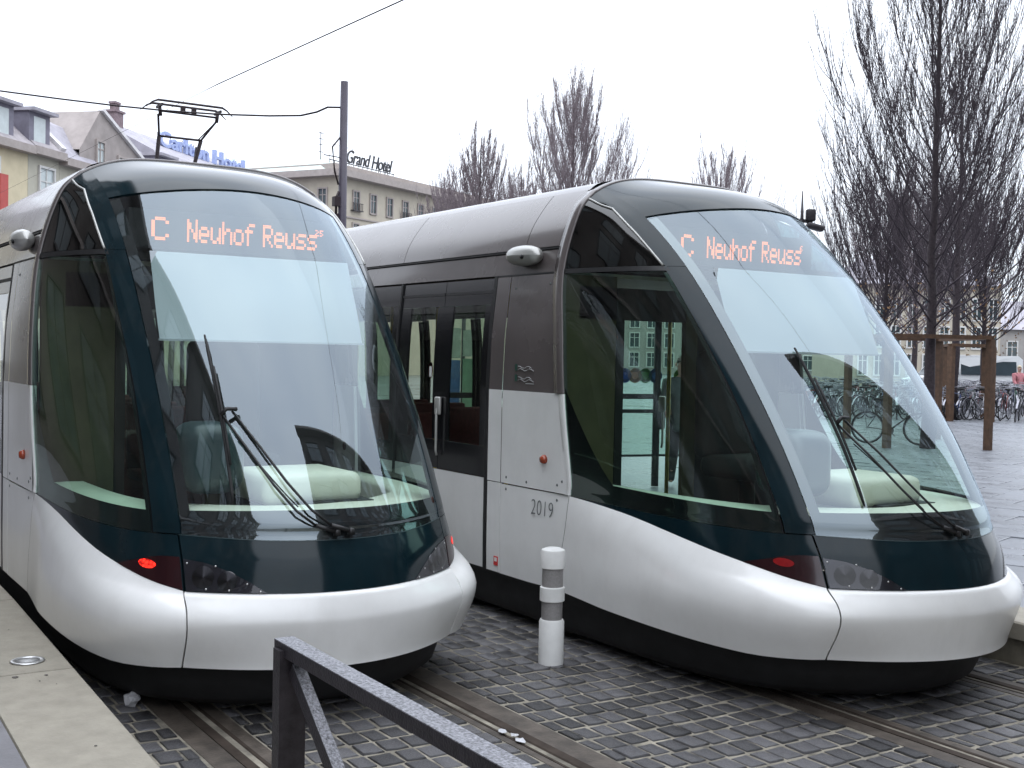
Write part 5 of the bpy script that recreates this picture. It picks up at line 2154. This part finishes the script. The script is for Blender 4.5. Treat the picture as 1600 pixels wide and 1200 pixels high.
# Grand Hotel block
GC, GR, GLf = at(528, 268, 80), at(658, 301, 88.6), at(445, 273, 82)
gh = empty('grand_hotel', 'ochre corner hotel with a script rooftop sign behind the tall pole', 'hotel', (GC.x, GC.y, PZ), 0)
d1 = Vector((GR.x - GC.x, GR.y - GC.y, 0)).normalized()
d2 = Vector((GLf.x - GC.x, GLf.y - GC.y, 0)).normalized()
LW, LD = 24.0, 14.0
GZ = GC.z - PZ
c0, c1, c2, c3 = Vector((0, 0, 0)), d1 * LW, d1 * LW + d2 * LD, d2 * LD
b = MB()
vs = [p + Vector((0, 0, 0)) for p in (c0, c1, c2, c3)] + [p + Vector((0, 0, GZ)) for p in (c0, c1, c2, c3)]
b.add(vs, [(0, 1, 5, 4), (1, 2, 6, 5), (2, 3, 7, 6), (3, 0, 4, 7), (4, 5, 6, 7)])
fixn(b.obj('wall', 'wall_grand', gh))
n1 = Vector((d1.y, -d1.x, 0))
if n1.dot(d2) > 0:
    n1 = -n1
n2 = Vector((d2.y, -d2.x, 0))
if n2.dot(d1) > 0:
    n2 = -n2
b = MB()
rot1 = Matrix((d1, n1, Vector((0, 0, 1)))).transposed()
rot2 = Matrix((d2, n2, Vector((0, 0, 1)))).transposed()
b.box(d1 * LW / 2 + n1 * .25 + Vector((0, 0, GZ - .1)), (LW + 1.0, .9, .45), rot=rot1)
b.box(d2 * LD / 2 + n2 * .25 + Vector((0, 0, GZ - .104)), (LD + .3, .9, .44), rot=rot2)
b.box(d1 * LW / 2 + n1 * .05 + Vector((0, 0, GZ - 2.9)), (LW, .10, .10), rot=rot1)
b.obj('cornice', 'stone_trim', gh)
b = MB()
ins = d1 * 1.0 + d2 * 1.0
vs = [d1 * .8 + d2 * .8, d1 * (LW - .5) + d2 * .8, d1 * (LW - .5) + d2 * (LD - .5), d1 * .8 + d2 * (LD - .5)]
b.add([p + Vector((0, 0, GZ + .1)) for p in vs] + [p + Vector((0, 0, GZ + .75)) for p in vs], [(0, 1, 5, 4), (1, 2, 6, 5), (2, 3, 7, 6), (3, 0, 4, 7), (4, 5, 6, 7)])
fixn(b.obj('attic', 'stone_trim', gh))
b = MB()
vs = [d1 * -.3 + d2 * .9, d1 * .9 + d2 * .2, d1 * 6 + d2 * 3, d1 * 6 + d2 * 12, d1 * -.2 + d2 * 13]
b.add([d1 * .1 + d2 * 1.2 + Vector((0, 0, GZ + .12)), d1 * .1 + d2 * 13 + Vector((0, 0, GZ + .12)), d1 * 5 + d2 * 13 + Vector((0, 0, GZ + .12)), d1 * 5 + d2 * 1.2 + Vector((0, 0, GZ + .12)), d1 * 2.5 + d2 * 4 + Vector((0, 0, GZ + 1.9)), d1 * 2.5 + d2 * 10 + Vector((0, 0, GZ + 1.9))],
      [(0, 1, 5, 4), (1, 2, 5), (2, 3, 4, 5), (3, 0, 4)])
fixn(b.obj('roof', 'copper_roof', gh))
for i in range(9):
    for lv in range(4):
        window(gh, c0, d1, n1, 2.0 + 1.95 * i, GZ - 2.35 - 2.2 * lv, .62, 1.25, 'win_pane', lv < 2 and i in (0, 3, 6), 'stone_trim')
for i in range(5):
    for lv in range(4):
        window(gh, c0, d2, n2, 1.2 + 2.1 * i, GZ - 2.35 - 2.2 * lv, .62, 1.25, 'win_pane', False, 'stone_trim')
b = MB()
for k in (7.4, 8.2, 8.5):
    b.tube([d1 * k + d2 * 2 + Vector((0, 0, GZ + 1)), d1 * k + d2 * 2 + Vector((0, 0, GZ + 2.0))], .03, 5)
b.tube([d2 * 3.0 + d1 * 2 + Vector((0, 0, GZ + 1)), d2 * 3.0 + d1 * 2 + Vector((0, 0, GZ + 3.2))], .03, 5)
for zz in (1.8, 2.3, 2.7, 3.1):
    b.bar(d2 * 3.0 + d1 * 1.8 + Vector((0, 0, GZ + zz)), d2 * 3.0 + d1 * 2.3 + Vector((0, 0, GZ + zz)), .04, .04)
b.obj('antenna', 'steel_dark', gh)
gs = empty('script_sign', 'thin black script sign reading Grand Hotel on the corner hotel roof', 'sign', (GC.x, GC.y, GC.z), 0)
Mg = Matrix((d1, Vector((0, 0, 1)), n1)).transposed().to_4x4()
me = text_mesh('Grand Hotel', 1.3, .04, .35, .006, .95)
mxx_ = max(v.co.x for v in me.vertices)
place_text('letter', me, 'sign_black', gs, Matrix.Translation(d1 * 2.0 + d2 * .9 + Vector((0, 0, .98))) @ Mg @ Matrix.Scale(5.5 / mxx_, 4, (1, 0, 0)))
b = MB()
b.bar(d1 * .3 + d2 * .95 + Vector((0, 0, .92)), d1 * 7.8 + d2 * .95 + Vector((0, 0, .92)), .05, .06)
b.bar(d1 * .3 + d2 * .95 + Vector((0, 0, 1.98)), d1 * 7.8 + d2 * .95 + Vector((0, 0, 1.98)), .02, .02)
for k in lin(.35, 7.7, 15):
    b.bar(d1 * k + d2 * .95 + Vector((0, 0, .7)), d1 * k + d2 * .95 + Vector((0, 0, .95)), .03, .03)
for k in lin(.35, 7.7, 4):
    b.bar(d1 * k + d2 * .96 + Vector((0, 0, .7)), d1 * k + d2 * .96 + Vector((0, 0, 1.98)), .02, .02)
b.obj('sign_frame', 'sign_black', gs)


def far_block(label, px0, px1, Z, top, wallm, roofm, depth=12, rise=2.5, cols=8, rows=4):
    A_, B_ = at(px0, 560, Z), at(px1, 560, Z)
    o = Vector((A_.x, A_.y, 0))
    e = Vector((B_.x, B_.y, 0))
    d = (e - o).normalized()
    ln = (e - o).length
    n = Vector((d.y, -d.x, 0))
    if n.dot(CAM - o) < 0:
        n = -n
    h = empty('far_building', label, 'building', (o.x, o.y, PZ), 0)
    O = Vector((0, 0, 0))
    wall_block(h, 'wall', wallm, O, d, n, ln, depth, 0, top)
    b = MB()
    A = lambda s, k, z: d * s + n * k + Vector((0, 0, z))
    b.add([A(-.3, .4, top), A(ln + .3, .4, top), A(ln + .3, -depth, top), A(-.3, -depth, top), A(1.5, -depth * .4, top + rise), A(ln - 1.5, -depth * .4, top + rise)],
          [(0, 1, 5, 4), (1, 2, 5), (2, 3, 4, 5), (3, 0, 4), (3, 2, 1, 0)])
    fixn(b.obj('roof', roofm, h))
    for i in range(cols):
        for j in range(rows):
            window(h, O, d, n, ln * (i + .5) / cols, top - 2.4 - (top - 1.2) / rows * j, min(1.1, ln / cols * .5), min(1.6, top / rows * .6), 'win_pane')
    return h


far_block('beige apartment block behind the guarded tree at the right', 1335, 1562, 85, 7.2, 'wall_grand', 'slate_roof', 12, 2.2, 9, 3)
far_block('low grey-roofed building at the far right edge', 1566, 1800, 100, 4.6, 'wall_far', 'slate_roof', 12, 2.6, 8, 2)
far_block('long pale block across the square, hidden behind the trams', 950, 1330, 120, 9.0, 'wall_far', 'slate_roof', 14, 3.0, 14, 4)
far_block('red-brown building behind the bare trees beside the corner hotel', 690, 940, 104, 12.2, 'wall_brown', 'tile_roof', 14, 2.0, 9, 4)

# two buildings behind the viewer: they shade the square and are mirrored in the panes of both trams
mat('station_stone', (0.10, 0.085, 0.078), 0.85, noise=0.5, amt=0.2)
mat('station_frame', (0.045, 0.042, 0.042), 0.7, noise=2, amt=0.2)


def mirrored(label, o, d, ln, depth, top, cols, rows):
    h = empty('station_building', label, 'building', (o[0], o[1], PZ), 0, 'station buildings behind the viewer')
    d = Vector((d[0], d[1], 0)).normalized()
    n = Vector((-d.y, d.x, 0))
    O = Vector((0, 0, 0))
    wall_block(h, 'wall', 'station_stone', O, d, n, ln, depth, 0, top)
    rot = Matrix((d, n, Vector((0, 0, 1)))).transposed()
    b = MB()
    b.box(d * ln / 2 + n * .3 + Vector((0, 0, top + .25)), (ln + .4, 1.0, .5), rot=rot)
    b.box(d * ln / 2 + n * .1 + Vector((0, 0, top * .36)), (ln, .3, .3), rot=rot)
    b.obj('cornice', 'stone_trim', h)
    for i in range(cols):
        for j in range(rows):
            window(h, O, d, n, ln * (i + .5) / cols, .8 + (top - 1) / rows * j, ln / cols * .55, (top - 1) / rows * .68, 'win_pane', False, 'station_frame')
    return h


mirrored('tall dark station wing mirrored in the left part of the left windscreen', (-15.5, -3.4), (1, -.45), 46, 14, 19.0, 12, 4)
mirrored('dark station hall in front of the trams, mirrored low in the right windscreen', (8.2, .9), (0, 1), 70, 16, 16.0, 18, 4)
